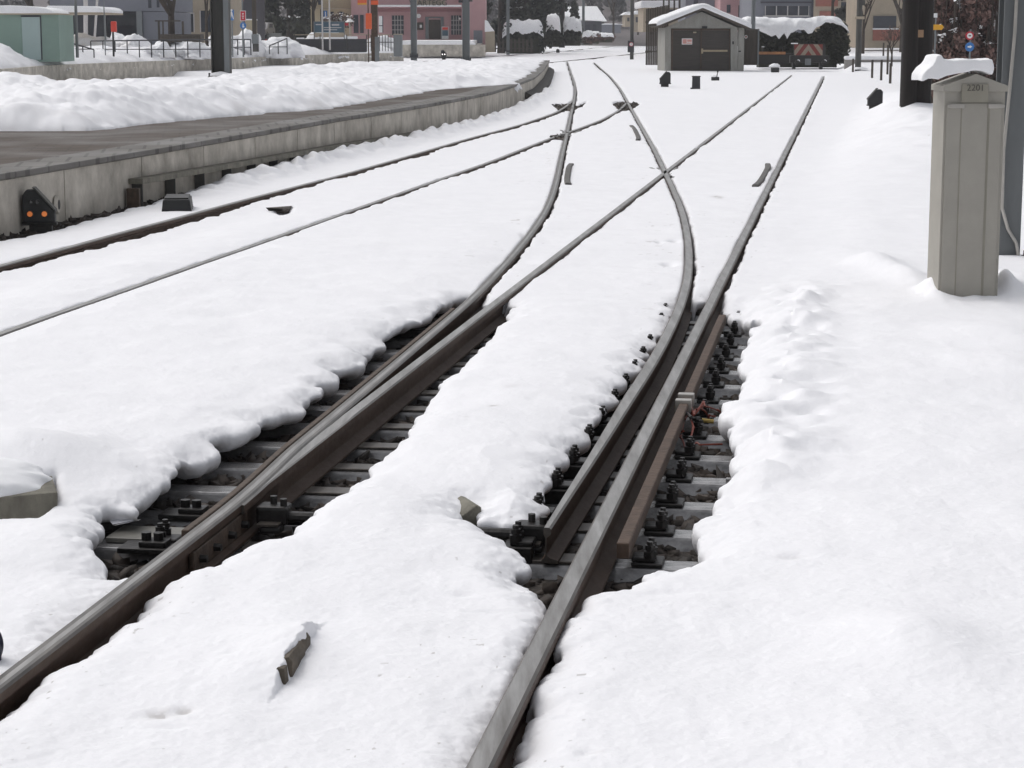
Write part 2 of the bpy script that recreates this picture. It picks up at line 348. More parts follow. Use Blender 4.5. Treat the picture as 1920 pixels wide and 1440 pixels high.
# ------------------------------------------------------------------ snow on the ground: one sheet to the far end
def make_snow():
    Ys = np.concatenate([np.exp(np.arange(math.log(3.2), math.log(8.5), .0013)), np.exp(np.arange(math.log(8.5), math.log(30), .0021)), np.exp(np.arange(math.log(30), math.log(75), .0032)), np.exp(np.arange(math.log(75), math.log(700), .007))])
    us = np.concatenate([np.linspace(-1.6, -.34, 40)[:-1], np.arange(-.34, .34, .00068), np.linspace(.34, 1.6, 41)[1:]])
    X = Ys[:, None] * us[None, :]; Y = np.repeat(Ys[:, None], len(us), 1)
    x = X.ravel(); y = Y.ravel()
    lat = (x - r1(y)) * TD.y            # lateral distance from the right stock rail
    z = -.015 + .018 * fbm(x, y, 1.6, 2, 3) + .007 * fbm(x, y, .35, 2, 9)
    fade = 1 / (1 + (y / 25) ** 2)
    z += fade * (.0042 * fbm(x * 1.0, y * .5, .16, 2, 21))
    # middle bank and the left and right fields stand a little proud of the rails
    z += .035 * np.exp(-((lat + .75) / .45) ** 2) * sst(y, 6, 9) * (1 - sst(y, 13, 17))
    z += .05 * sst(lat, .35, 1.3) * (1 - sst(y, 40, 70)) + .05 * sst(-lat, 1.7, 2.4) * (1 - sst(y, 16, 24)) * sst(y, 8, 10)
    z += fade * (.008 * fbm(x * .45 + y * .1, y, .42, 2, 23) - .008 * np.clip(vn(x / .11, y / .16, 25) - .55, 0, 1) + .0017 * fbm(x, y, .035, 2, 27))
    # broken plank: snow on its left stands higher
    P0, P1 = np.array(G(503, 1302)[:2]), np.array(G(600, 1176)[:2]); pv_ = P1 - P0; pl_ = np.hypot(*pv_); pv_ /= pl_
    tt = ((x - P0[0]) * pv_[0] + (y - P0[1]) * pv_[1]) / pl_; nn_ = (x - P0[0]) * pv_[1] - (y - P0[1]) * pv_[0] + .010 * fbm(x, y, .05, 3, 29)
    z += .062 * np.exp(-((tt - .55) / .42) ** 4) * np.where(nn_ < -.008, np.exp(-((nn_ + .008) / .22) ** 2), 1 - sst(nn_, -.008, .004))
    # lumps thrown up along the right hole
    m = np.exp(-((lat - .60) / .24) ** 2) * sst(y, 8.2, 9) * (1 - sst(y, 14.5, 16.5))
    m_right = m; z += m * (.045 + .045 * vn(x / .15, y / .17, 40) + .03 * vn(x / .27 + 3, y / .31, 41))
    m = np.exp(-((lat + 1.95) / .35) ** 2) * sst(y, 7.5, 9) * (1 - sst(y, 14.5, 16))
    z += m * .02 * fbm(x, y, .3, 2, 45)
    # bank on the right, round the cabinet and up to the dark pole
    z += .12 * sst(x - .215 * y, -.3, 1.1) * sst(y, 17, 22) * (1 - sst(y, 60, 90)) + .44 * (1 + .22 * fbm(x, y, 1.1, 3, 64)) * sst(x - .182 * y, -1.1, .5) * sst(y, 22, 40) * (1 - sst(y, 46, 75))
    def bump(px, py, h, sx, sy):
        gx, gy, _ = G(px, py); return h * np.exp(-((x - gx) / sx) ** 2 - ((y - gy) / sy) ** 2)
    z += bump(1640, 505, .09, .17, .55) + bump(1700, 530, .07, .14, .5) + bump(1905, 545, .10, .2, .7) + bump(1880, 640, .06, .35, .5)
    z += bump(1720, 1210, .06, .2, .3) + bump(1748, 558, .10, .07, .20) + bump(1884, 556, .12, .07, .22) - bump(1818, 572, .03, .10, .12) + .035 * bump(1815, 560, 1, .35, .5) * (1 + fbm(x, y, .2, 2, 95)) + bump(1900, 700, .05, .3, .5) + bump(40, 880, .16, .42, .45) 
    z += bump(100, 1010, .05, .35, .35) + bump(250, 990, .0, .2, .2) + bump(920, 860, .03, .2, .5) + bump(700, 960, .03, .3, .35)
    # footprints and dimples
    dirt = np.zeros_like(z)
    for px, py, h, sx, sy in [(300, 1325, .012, .05, .03), (345, 1318, .012, .03, .03), (320, 1350, .008, .06, .02), (1100, 1390, .012, .03, .03), (1490, 1040, .014, .05, .04), (870, 1107, .012, .05, .03), (930, 1138, .01, .12, .02), (1265, 450, .05, .05, .12), (1255, 490, .05, .06, .12), (1238, 452, .03, .04, .1), (1345, 545, .03, .1, .2), (985, 440, .03, .05, .3), (340, 560, .03, .3, .3), (430, 595, .03, .2, .2), (1560, 720, .012, .3, .2), (1260, 1100, .012, .12, .04), (125, 1170, .01, .12, .06)]:
        z -= bump(px, py, h, sx, sy)
    for px, py, a, sx, sy in [(925, 770, .35, .022, .03), (875, 790, .28, .012, .02), (300, 1325, .32, .05, .04), (345, 1318, .3, .03, .03), (1110, 1390, .08, .03, .02), (1265, 450, .35, .02, .06), (1255, 492, .35, .03, .06), (1345, 367, .4, .06, .25), (960, 735, .08, .05, .05), (1480, 1040, .1, .05, .03), (1240, 100, .1, 1, 4), (1190, 100, .06, 1, 4), (850, 105, .1, .02, .02)]:
        g = bump(px, py, a, sx, sy); dirt = np.maximum(dirt, g * (.6 + .8 * (fbm(x, y, .03, 2, 5) > -.1)))
    # specks of dirt by the rails and on the right bank
    sp = (fbm(x, y, .05, 1, 60) > .86).astype(float) * (vn(x / .6, y / .6, 61) > .25)
    dirt = np.maximum(dirt, .55 * sp * sst(x - .19 * y, -.5, 1.0) * sst(y, 25, 30) * (1 - sst(y, 70, 90)))
    sp2 = (fbm(x, y, .07, 1, 70) > .80).astype(float) * (vn(x / 1.1, y / 1.1, 71) > .2)
    # dimple marks round the far frog and the curved rail
    nr = np.exp(-((x - r4(y) + .25) / .3) ** 2) * sst(y, 13, 16) + np.exp(-((x - r2(y) + .25) / .3) ** 2) * sst(y, 15, 18)
    dirt = np.maximum(dirt, .3 * sp2 * np.clip(nr, 0, 1) * (1 - sst(y, 60, 80)))
    sp3 = (vn(x / .022, y / .03, 72) > .90) * (vn(x / .3, y / .4, 73) > -.1)
    for f_ in (r1, r2, r4):
        dd_ = np.abs(x - f_(y)); dirt = np.maximum(dirt, .45 * sp3 * np.exp(-((dd_ - .12) / .16) ** 2) * (1 - sst(y, 22, 34)))
    dirt = np.maximum(dirt, .35 * (vn(x / .02, y / .028, 74) > .985) * (vn(x / .9, y / .9, 75) > .1) * (1 - sst(y, 14, 20)))
    far_field = sst(y, 60, 110); z = z * (1 - far_field) - .03 * far_field + .05 * far_field * fbm(x, y, 9, 2, 80)
    dp = x - p1(y)                       # the snow lies lower right of the platform rail
    z -= .075 * sst(dp, -.02, .05) * (1 - sst(dp, .35, 1.2)) * (1 - sst(y, 19, 26)) + .03 * sst(-dp, .0, .05) * (1 - sst(y, 19, 26))
    z += m_right * .020 * fbm(x, y, .15, 2, 47)
    z += .5 * sst(y, 100, 114) * sst(x - .153 * y, .2, 1.4) * (1 - sst(y, 240, 300))
    # rails and the gap the wheels keep open beside them
    wob = fbm(x, y, .22, 2, 33)
    for n, f, a, b, gr, gl in RAILS:
        lift = .012 if n == 'r3' else .006 if n == 'p2' else -.002
        X0 = f(y); h = 1e-2 * y; sl = (f(y + h) - f(y - h)) / (2 * h); d = (x - X0) / np.sqrt(1 + sl * sl)
        k = (d > -.6) & (d < .6) & (y > a - .3) & (y < b + .5)
        dd = d[k]; yy = y[k]
        res = np.clip(yy * .0006, 0.0, .05)
        gr = np.where((yy < 8.2) & (n in ('r1', 'r2')), -.015, gr)
        e = np.maximum(dd - (.036 + gr * (.55 + .6 * (wob[k] + .35))), -(.034 + gl) - dd)
        top = np.minimum(z[k], lift + np.clip(np.abs(dd) - .05, 0, 1) * .10 + .006 * wob[k])
        r = .032
        cut = r * (1 - np.sqrt(np.maximum(0, 1 - (1 - np.clip(e / r, 0, 1)) ** 2)))
        zz = np.where(e > 0, top - cut, np.maximum(-.3, top - cut + e * 14))
        en = sst(yy, a - .2, a) * (1 - sst(yy, b - .1, b + .4))
        z[k] = z[k] * (1 - en) + np.minimum(z[k], zz) * en
    # the melted holes
    ew = .032 * fbm(x, y, .19, 2, 50) + .016 * fbm(x, y, .055, 2, 55)
    kill = np.zeros(x.shape, bool); hd = np.full(x.shape, 9.0); hx = np.zeros(x.shape); hy = np.zeros(x.shape)
    for P, r in HOLES:
        q = np.array(P); k = (x > q[:, 0].min() - .4) & (x < q[:, 0].max() + .4) & (y > q[:, 1].min() - .4) & (y < q[:, 1].max() + .4)
        big = r >= .1 and q[:, 1].max() < 20
        d = polydist(x[k], y[k], P) + ew[k] * (1 if big else .3)
        if big:
            lk, yk = lat[k], y[k]
            if P is HOLE_L: d = d - .105 * sst(-lk, 1.58, 1.70) * sst(yk, 7.0, 7.8) + .035 * sst(lk, -1.5, -1.42) * (1 - sst(yk, 7.2, 8.0))
            else: d = d - .085 * sst(lk, .12, .25) * sst(yk, 8.2, 8.7) - .035 * sst(-lk, .08, .16) * sst(yk, 8.5, 9.0)
        rr_ = (.17 + .03 * sst(lat[k], .1, .6)) * (1 + .5 * vn(x[k] / .3, y[k] / .3, 91)) if big else r
        t = np.clip(d / rr_, 0, 1) if not big else np.clip(.30 + .70 * d / rr_, .30, 1)
        cut = rr_ * .95 * (1 - np.sqrt(np.maximum(0, 1 - (1 - t) ** 2)))
        z[k] = np.where(d > 0, z[k] - cut, np.maximum(-.42 if big else -.13, np.minimum(z[k], z[k] - rr_ * .95 + d * 16)))
        if big:
            ki = np.flatnonzero(k); kill[ki[d < 0]] = True; nb = (d >= 0) & (d < .1); kn = ki[nb]; e_ = .004
            gx = (polydist(x[kn] + e_, y[kn], P) - polydist(x[kn] - e_, y[kn], P)) / (2 * e_); gy = (polydist(x[kn], y[kn] + e_, P) - polydist(x[kn], y[kn] - e_, P)) / (2 * e_)
            hd[kn] = d[nb]; hx[kn] = gx; hy[kn] = gy
    # dark strip of stones along the platform wall
    dw = (x - edge(y)) * .988
    k = (dw > -1.5) & (dw < .8) & (y > 10) & (y < 26)
    gap = .16 + .30 * (1 - sst(y[k], 15, 25.5)) + .06 * wob[k]
    e = dw[k] - gap; cut = .08 * (1 - np.sqrt(np.maximum(0, 1 - (1 - np.clip(e / .08, 0, 1)) ** 2)))
    en = 1 - sst(y[k], 24.5, 25.8)
    z[k] += (np.where(e > 0, z[k] - cut, np.maximum(-.32, z[k] - .08 + e * 8)) - z[k]) * en
    k2 = (dw > .1) & (dw < 1.1) & (y > 24) & (y < 70)      # heaped snow further along the wall
    z[k2] += .10 * np.exp(-((dw[k2] - .35) / .25) ** 2) * (1 + .8 * wob[k2]) * sst(y[k2], 24, 27)
    under = (dw < -.05) & (y > E0) & (y < E1); z[under] = -.25
    i = np.arange(len(Ys) - 1)[:, None] * len(us) + np.arange(len(us) - 1)[None, :]; i = i.ravel()
    Fq = np.stack([i, i + 1, i + 1 + len(us), i + len(us)], 1)
    Fq = Fq[~kill[Fq].any(1)]
    V_ = np.stack([x, y, z], 1); V_, Fq = smooth_rim(V_, Fq, hx, hy, hd); dirt = np.concatenate([dirt, np.zeros(len(V_) - len(dirt))])
    o = npmesh('snow_ground', V_, Fq, 'snow', True, np.clip(dirt, 0, 1))
    tag(o, None, None, None, 'structure')
make_snow()
# ground under the snow
b = MB(); b.quad((-9, 3, -.215), (6, 3, -.215), (8, 70, -.215), (-7, 70, -.215)); tag(b.build('ballast_bed', 'ballast'), None, None, None, 'structure')
b = MB(); b.quad((-900, -60, -.5), (900, -60, -.5), (900, 1200, -.5), (-900, 1200, -.5)); tag(b.build('ground', 'ballast'), None, None, None, 'structure')

def rocks(name, spots, size, m='stone'):
    ico = bmesh.new(); bmesh.ops.create_cube(ico, size=1.5); bmesh.ops.triangulate(ico, faces=ico.faces); iv = np.array([v.co[:] for v in ico.verts]); fi = np.array([[v.index for v in f.verts] for f in ico.faces]); ico.free()
    Vs = []; Fs = []; n = len(iv)
    for k, (x, y, z) in enumerate(spots):
        s = size * (.5 + .9 * rng.random()); q = (iv + .9 * (rng.random((n, 3)) - .5)) * (s * np.array([1, .6 + .6 * rng.random(), .5 + .4 * rng.random()]))
        a = rng.random() * 6.28; ca, sa = math.cos(a), math.sin(a); tl = rng.normal() * .4
        q = np.stack([q[:, 0] * ca - q[:, 1] * sa, q[:, 0] * sa + q[:, 1] * ca, q[:, 2] + q[:, 0] * tl], 1)
        Vs.append(q + [x, y, z]); Fs.append(fi + k * n)
    o = npmesh(name, np.concatenate(Vs), np.concatenate(Fs), m, False); return o
sp = []
for P in (HOLE_L, HOLE_R):
    q = np.array(P); n = 9000
    xs = rng.uniform(q[:, 0].min(), q[:, 0].max(), n); ys = rng.uniform(6.5, 15.5, n)
    d = polydist(xs, ys, P); k = d < .22
    sp += list(zip(xs[k], ys[k], -.235 + .02 * rng.random(k.sum())))
far_sp = []
for P in (HOLES[2][0], HOLES[3][0], HOLES[4][0]):
    q = np.array(P); xs = rng.uniform(q[:, 0].min(), q[:, 0].max(), 900); ys = rng.uniform(q[:, 1].min(), q[:, 1].max(), 900); k = polydist(xs, ys, P) < .0; far_sp += list(zip(xs[k], ys[k], -.085 + .02 * rng.random(k.sum())))
tag(rocks('ballast_stones', far_sp, .05), 'dark ballast showing at the far switch', 'ballast', None, 'stuff')
ys = rng.uniform(12, 25.6, 5000); sp += [(edge(v) + w_, v, -.05 - .24 * w_ - .05 * rng.random()) for v, w_ in zip(ys, rng.uniform(0, .5, 5000))]
tag(rocks('ballast_stones', sp, .032), 'loose brown track ballast in the melted gaps', 'ballast', None, 'stuff')

# ------------------------------------------------------------------ rails
PROF = [(-.026, 0), (.026, 0), (.035, -.007), (.034, -.036), (.009, -.05), (.008, -.118), (.03, -.13), (.062, -.138), (.062, -.15), (-.062, -.15), (-.062, -.138), (-.03, -.13), (-.008, -.118), (-.009, -.05), (-.034, -.036), (-.035, -.007)]
PMAT = [0, 2, 1, 1, 1, 1, 1, 1, 1, 1, 1, 1, 1, 1, 1, 2]
PROF2 = [(-.026, 0), (-.008, .0005), (.012, .0005)] + PROF[1:]; PMAT2 = [2, 0, 2, 2] + PMAT[2:-1] + [2]
def rail(f, a, b, label, blade=None, top='steel_top', k=.012, name='rail', tz=0, band=False):
    ys = ysamp(a, b, k); pts = [(float(f(v)), float(v), tz) for v in ys]
    def prof(i):
        if blade == 'left':          # planed so that it lies against the stock rail
            lo = float(r2(ys[i]) - r3(ys[i])) + .037
            if lo < -.035: return PROF
            hi = max(.035, lo + .012)
            return [(min(hi, max(l, lo)) if l < .02 else (l if lo < .0 else max(l, hi - .012 + (.012 if l > .03 else 0))), z - (.004 if z == 0 else 0)) for l, z in PROF]
        if blade == 'right':
            w = .28 + .72 * min(1, (ys[i] - a) / 3.0)
            return [(.02 + (l - .02) * (w if l < .02 else 1), z - .012 * (1 - w) * (z > -.01)) for l, z in PROF]
        return PROF2 if band else PROF
    m = MB(); m.sweep(prof, pts, PMAT2 if band else PMAT)
    return tag(m.build(name, [top, 'steel_side', 'steel_wet'], smooth=True, angle=28), label, 'rail', 'steel rails of the station tracks')
rail(r1, 3.0, G(1544.5, 143)[1], 'straight gray rail running from the bottom edge to the siding by the buffer stop')
rail(r2, 3.0, G(1064, 115)[1], 'outer left rail from the bottom left corner, bending left and then past the platform end', band=True)
rail(r3, YT_L, G(1483, 141)[1], 'pointed switch blade tight against the left rail, becoming the snow-edged left rail of the siding', 'left')
rail(r4, YT_R, G(1115, 117)[1], 'curved switch blade with an open gap, crossing the siding rail further on', 'right')
rail(p1, 11, p1.hi - .6, 'rusty rail nearest the concrete platform wall, past the black box')
rail(p2, 8, p2.hi - .8, 'thin half buried rail right of the rail along the platform wall')
rail(f1, f1.lo, f1.hi, 'farthest thin rail in front of the hedges and pink house', k=.03)
rail(f2, f2.lo, f2.hi, 'dark far rail just beyond the tip of the platform', k=.03)
def check(f, px0, px1, off, label):
    ya, yb = G(*px0)[1], G(*px1)[1]; ys = np.linspace(ya, yb, 24)
    pts = [(float(f(v)) + off * (1 + .25 * (abs((v - ya) / (yb - ya) - .5) * 2) ** 4), float(v), 0) for v in ys]
    pr = [(-.028, .016), (.028, .016), (.04, .004), (.04, -.15), (-.04, -.15), (-.04, .004)]
    m = MB(); m.sweep(lambda i: pr, pts, [0, 0, 1, 1, 1, 0])
    tag(m.build('check_rail', ['frosted', 'steel_side'], smooth=True, angle=28), label, 'check rail', 'short check rails beside the running rails')
M['frosted'] = mat('frosted', (.12, .115, .11, 1), .8, .1, var=.65, scale=22, bump=.5, stretch=(1, 1, 1), col2=(.12, .11, .10, 1))
check(r2, (1060, 345), (1066, 308), .13, 'short ribbed check rail beside the curving left rail')
check(r1, (1425, 348), (1445, 308), -.14, 'short ribbed check rail left of the straight siding rail')
check(r4, (1205, 262), (1190, 236), -.16, 'small brown check rail left of the curved rail near the far switch')
# frog of the crossing: two wing rails
def frog(px, py, L, label):
    c = Vector(G(px, py)); t = T('crossing_frog', label, 'rail crossing', (c.x, c.y, 0))
    for s, l in ((-1, .22), (1, .16)):
        m = MB(); pts = []
        for k in range(9):
            v = (k / 8 - .5) * L; pts.append((s * (.10 + .12 * (abs(k / 8 - .5) * 2) ** 3 * .5) + v * (TD.x / TD.y) * (.2 if s < 0 else .5), v, -.016))
        m.sweep(lambda i: [(-.022, 0), (.022, 0), (.03, -.12), (-.03, -.12)], pts, [0, 1, 1, 1]); m.build('wing_rail', ['steel_wet', 'steel_side'], t)
    m = MB(); m.prism([(-.05, -.09), (.05, -.09), (.045, -.012), (-.045, -.012)], -L * .3, L * .45); m.build('frog_point', 'steel_wet', t)
frog(1247, 322, 2.4, 'steel crossing where the curved rail cuts the siding rail in the snow')
frog(1066, 249, 3.2, 'steel crossing where the platform rail meets the left curved rail')

# ------------------------------------------------------------------ sleepers with chairs and bolts
def chair(s, side, x, long=.0):
    b = MB(); L = long; b.box(x - .06, x + .06, -.07, .07, 0, .018 + L); b.box(x - .06 + .03 * (side < 0), x + .06 - .03 * (side > 0), -.05, .05, .018 + L, .036 + L)
    b.build('chair_plate', 'iron', s, bevel=.004, segs=1)
    for dy in (-.032, .034):
        b = MB(); b.tube((x + .01 * side, dy, .03 + L), (x + .01 * side, dy, .06 + L), .026, .026, 6); b.tube((x + .01 * side, dy, .06 + L), (x + .01 * side, dy, .098 + L), .014, .012, 8); b.tube((x + .01 * side, dy, .066 + L), (x + .01 * side, dy, .084 + L), .021, .021, 6)
        b.build('bolt', 'iron', s)
ZS = -.162
first = G(1250, 999, ZS); s0 = (Vector(first) - A).dot(TD)
labels = {}
SP_ = .524
def sleeper(k):
    sd = s0 - SP_ + k * SP_; c = A + TD * sd; c.z = ZS
    px = c
    name = 'sleeper'
    t = T(name, None, 'sleeper', c, 'steel sleepers under the switch', math.atan2(TN.y, TN.x))
    b = MB(); x0, x1 = -2.35 - .02 * (k % 3), .66 + .02 * (k % 2)
    b.prism([(0, 0)] * 3, 0, 0) if False else None
    # trough section along x
    sec = [(-.115, -.095), (-.075, 0), (.075, 0), (.115, -.095)]
    n = len(b.v)
    for xx in (x0, x1): b.v += [(xx, yy, zz) for yy, zz in sec]
    for i in range(4): b.f.append((n + i, n + 4 + i, n + 4 + (i + 1) % 4, n + (i + 1) % 4)); b.m.append(0)
    b.f += [(n, n + 1, n + 2, n + 3), (n + 7, n + 6, n + 5, n + 4)]; b.m += [0, 0]
    b.build('beam', 'sleeper', t, bevel=.012)
    Y = c.y
    chair(t, 1, .185)
    if sd > -6.5:
        pass
    xb = float(r4(Y) - r1(Y)) * TD.y
    chair(t, -1, xb - .105, .045)
    xl = float(r2(Y) - r1(Y)) * TD.y
    if k < 1: chair(t, -1, xl - .26)
    # slide plates under the blades
    b = MB(); b.box(xb - .05, -.07, -.065, .065, 0, .014); b.build('slide_plate', 'steel_wet', t, bevel=.003, segs=1)
    b = MB(); b.box(xl + .07, xl + .32, -.06, .06, 0, .014); b.build('slide_plate', 'steel_wet', t, bevel=.003, segs=1)
    b = MB(); b.box(.40, .43, -.02, .02, 0, .014); b.build('rivet_lug', 'sleeper', t)
    return t
sl_list = [sleeper(k) for k in range(0, 15)]
n_s = len(sl_list)
words = ['nearest sleeper, under the blade tips at the front of the melted gap', 'second sleeper from the front, its pale plate right of the rail', 'third sleeper from the front of the switch', 'fourth sleeper from the front of the switch', 'fifth sleeper from the front, its right end next to orange cables', 'sixth sleeper from the front, under the orange cable loop', 'seventh sleeper from the front, just past the orange cables', 'eighth sleeper from the front of the switch', 'ninth sleeper from the front, halfway along the melted gap', 'tenth sleeper from the front of the switch', 'sixth sleeper from the far end of the melted gap', 'fifth sleeper from the far end of the melted gap', 'fourth sleeper from the far end of the melted gap', 'third sleeper from the far end of the melted gap', 'farthest sleepers of the switch, where the snow closes again']
for t, w in zip(sl_list, words): t['label'] = 'dark wet steel ' + w if len(w.split()) < 12 else w

# brown bars beside the stock rails
def bar(f, off, ya, yb, w, z0, z1, label, m='rust'):
    ys = np.linspace(ya, yb, 30); pts = [(float(f(v)) + off, float(v), 0) for v in ys]
    b = MB(); b.sweep(lambda i: [(-w, z1), (w, z1), (w, z0), (-w, z0)], pts, [0, 0, 0, 0])
    return tag(b.build('heating_bar', m, bevel=.004, segs=1), label, 'heating bar', 'rusty heating bars beside the switch')
bR = bar(r1, .112, G(1138, 1022, -.03)[1], G(1345, 592, -.03)[1], .024, -.085, -.022, 'long brown rusty bar along the right side of the right rail')
bL = bar(r2, -.062, G(345, 990)[1], G(862, 575)[1], .016, -.07, -.008, 'thin brown rusty bar along the left side of the left rail', 'rust_dark')
for px, py in ((1269, 736), (1262, 747)):
    Y = G(px, py)[1]; b = MB(); b.box(-.045, .04, -.03, .03, -.06, .006)
    o = b.build('clamp', 'latch', None, bevel=.005, off=(0, 0, 0)); o.location = (float(r1(Y)) + .112, Y, -.01); o.rotation_euler = (0, 0, -math.atan2(TD.x, TD.y))
    o.parent = bR
# point rods and drive clamps at the blade tips
def rod(label, c, x0, x1, cl):
    t = T('point_rod', label, 'point rod', c, None, math.atan2(TN.y, TN.x))
    b = MB(); b.tube((x0, 0, -.09), (x1, 0, -.09), .024, .024, 10); b.tube((x0, .09, -.13), (x1, .09, -.13), .018, .018, 8); b.build('rod', 'iron', t, smooth=True)
    for x in cl:
        b = MB(); b.box(x - .08, x + .05, -.05, .06, -.12, -.04); b.box(x - .05, x + .04, -.11, -.03, -.14, -.11); b.build('drive_clamp', 'iron', t, bevel=.014)
        b = MB(); b.tube((x - .02, .02, -.05), (x - .02, .02, -.008), .016, .016, 6); b.tube((x + .03, -.01, -.05), (x + .03, -.01, -.012), .016, .016, 6); b.build('bolt', 'iron', t)
        b = MB(); b.box(x - .06, x + .03, -.11, -.03, -.109, -.10); b.build('wet_plate', 'steel_wet', t)
c = Vector(G(1005, 985, -.05)); rod('black point rod and clamp at the open right blade tip', (c.x, c.y, 0), -.62, .02, [0])
c = Vector(G(520, 955, -.06)); rod('black point rod and clamp at the closed left blade tip', (c.x, c.y, 0), -.02, .55, [0])
# fishplate and joint bolts on the left rail near the tip
Y = G(410, 1010, -.08)[1]; t = T('fishplate', 'rusty brown joint plate bolted to the left rail in front of the blade tip', 'joint plate', (float(r2(Y)), Y, 0), None, -math.atan2(TD.x, TD.y))
b = MB(); b.box(.012, .034, -.36, .36, -.128, -.045); b.build('plate', 'rust_dark', t, bevel=.006)
for v in (-.28, -.1, .1, .28):
    b = MB(); b.tube((.03, v, -.088), (.062, v, -.088), .018, .016, 6); b.build('bolt', 'iron', t)
# plates left of the left rail at the front
Y = G(285, 995, -.13)[1]; cx = G(285, 995, -.13)[0]
t = T('base_plate', 'gray flat steel plate left of the left rail at the front of the gap', 'base plate', (cx, Y, ZS + .004), None, math.atan2(TN.y, TN.x))
b = MB(); b.box(-.16, .24, -.11, .11, 0, .02); b.build('plate', 'plate_gray', t, bevel=.004) if 'plate_gray' in M else None
M['plate_gray'] = mat('plate_gray', C(118, 116, 110), .45, .2, var=.2, scale=6)
if not t.children: b.build('plate', 'plate_gray', t, bevel=.004)
def bolted(px, py, label):
    c = Vector(G(px, py, -.13)); t = T('rail_chair', label, 'rail chair', (c.x, c.y, -.16), 'bolted chairs left of the left rail', math.atan2(TN.y, TN.x))
    b = MB(); b.box(-.1, .12, -.07, .07, 0, .022); b.build('plate', 'iron', t, bevel=.004); b = MB(); b.box(-.02, .09, -.045, .045, .022, .045); b.build('clip', 'iron', t, bevel=.006)
    for x in (.0, .05):
        b = MB(); b.tube((x, 0, .04), (x, 0, .075), .022, .022, 6); b.build('bolt', 'iron', t)
bolted(275, 1018, 'black bolted chair in front of the gray plate, nearest the snow')
bolted(348, 956, 'black bolted chair behind the gray plate beside the brown bar')
# orange cables
def cable(pts, label, m='orange_cable', r=.0052, name='cable'):
    P = [Vector(G(x, y, z)) for x, y, z in pts]; Q = []
    for i in range(len(P) - 1):
        p0 = P[max(0, i - 1)]; p3 = P[min(len(P) - 1, i + 2)]
        for k in range(6):
            u = k / 6; Q.append(.5 * ((2 * P[i]) + (P[i + 1] - p0) * u + (2 * p0 - 5 * P[i] + 4 * P[i + 1] - p3) * u * u + (3 * P[i + 1] - p0 - 3 * P[i + 2 if i + 2 < len(P) else i + 1] * 0 - 3 * P[i + 1] + p3 - 0 * p0) * 0 * u ** 3))
    Q = P if len(P) < 3 else Q + [P[-1]]
    b = MB(); b.path(Q, r, 6)
    return tag(b.build(name, m, smooth=True), label, 'cable', 'cables on the switch' )
cable([(1292, 752, -.08), (1303, 768, -.06), (1322, 762, -.06), (1345, 768, -.1)], 'orange cable running from the brown bar into the snow, uppermost')
cable([(1298, 765, -.06), (1300, 778, -.08), (1316, 768, -.06), (1330, 778, -.1), (1340, 782, -.12)], 'short orange cable looped beside the uppermost orange cable')
cable([(1260, 816, -.12), (1277, 806, -.09), (1285, 786, -.06), (1292, 780, -.05), (1299, 800, -.08), (1296, 822, -.11), (1290, 836, -.13)], 'orange cable bent in a wide loop between the sleepers')
cable([(1258, 817, -.12), (1275, 820, -.12), (1290, 835, -.13), (1312, 834, -.12), (1345, 833, -.12)], 'lowest orange cable lying on a sleeper')
cable([(1272, 758, -.06), (1284, 772, -.05), (1300, 784, -.05), (1322, 792, -.08)], 'black cable between the orange cables', 'iron', .009)
b = MB(); c = Vector(G(1316, 788, -.07)); b.tube((0, 0, 0), (.06, -.01, -.005), .011, .011, 8); o = b.build('cable_tag', 'yellow_tag'); o.location = c
tag(o, 'yellow cable sleeve by the orange cables', 'cable sleeve')
c = Vector(G(1268, 762, -.05)); o2 = o.copy(); COL.objects.link(o2); o2.location = c; o2.rotation_euler = (0, 0, -.8); o2['label'] = 'dull yellow sleeve beside the clamp on the brown bar'

# ------------------------------------------------------------------ things lying beside the tracks
c = Vector(G(884, 955, -.03)); t = T('concrete_block', 'small gray concrete block end in the snow between the switch rails', 'block', (c.x, c.y, -.15), 'concrete blocks', .35)
b = MB(); b.prism([(-.05, 0), (.045, 0), (.045, .125), (.02, .135), (-.05, .09)], -.0, .2); b.build('block', 'concrete', t, bevel=.008)
c = Vector(G(40, 945, 0)); t = T('concrete_block', 'gray concrete block under a round snow cap at the left edge', 'block', (c.x, c.y, -.2), 'concrete blocks', .28)
b = MB(); b.prism([(-.9, 0), (.13, 0), (.145, .245), (-.9, .21)], -.02, .5); b.build('block', 'concrete', t, bevel=.01)
# snow cap over it
def lump(name, c, sx, sy, sz, label=None, parent=None, seed=0, m='snow_cap', flat=0, amp=.09):
    bm = bmesh.new(); bmesh.ops.create_icosphere(bm, subdivisions=5, radius=1)
    for v in bm.verts:
        p = v.co.copy(); n = float(fbm(np.array([p.x * 2 + seed]), np.array([p.y * 2 + p.z * 1.3]), 1.0, 4, seed)[0])
        v.co = Vector((p.x * sx, p.y * sy, max(p.z, flat) * sz)) * (1 + amp * n)
    me = bpy.data.meshes.new(name); bm.to_mesh(me); bm.free(); me.shade_smooth(); me.materials.append(M[m])
    o = bpy.data.objects.new(name, me); COL.objects.link(o); o.location = c
    if parent: o.parent = parent
    return o
lump('snow_cover', (-.42, .26, .22), .55, .33, .14, parent=t, seed=3, flat=-.15)
M['navy'] = mat('navy', (.008, .010, .035, 1), .6, var=.2, bump=.2)
c = Vector(G(-18, 1222, 0)); o = lump('blue_bundle', (c.x, c.y, .01), .036, .05, .085, seed=41, m='navy', flat=-1); tag(o, 'dark blue bundle half cut off by the left edge of the picture', 'bundle')
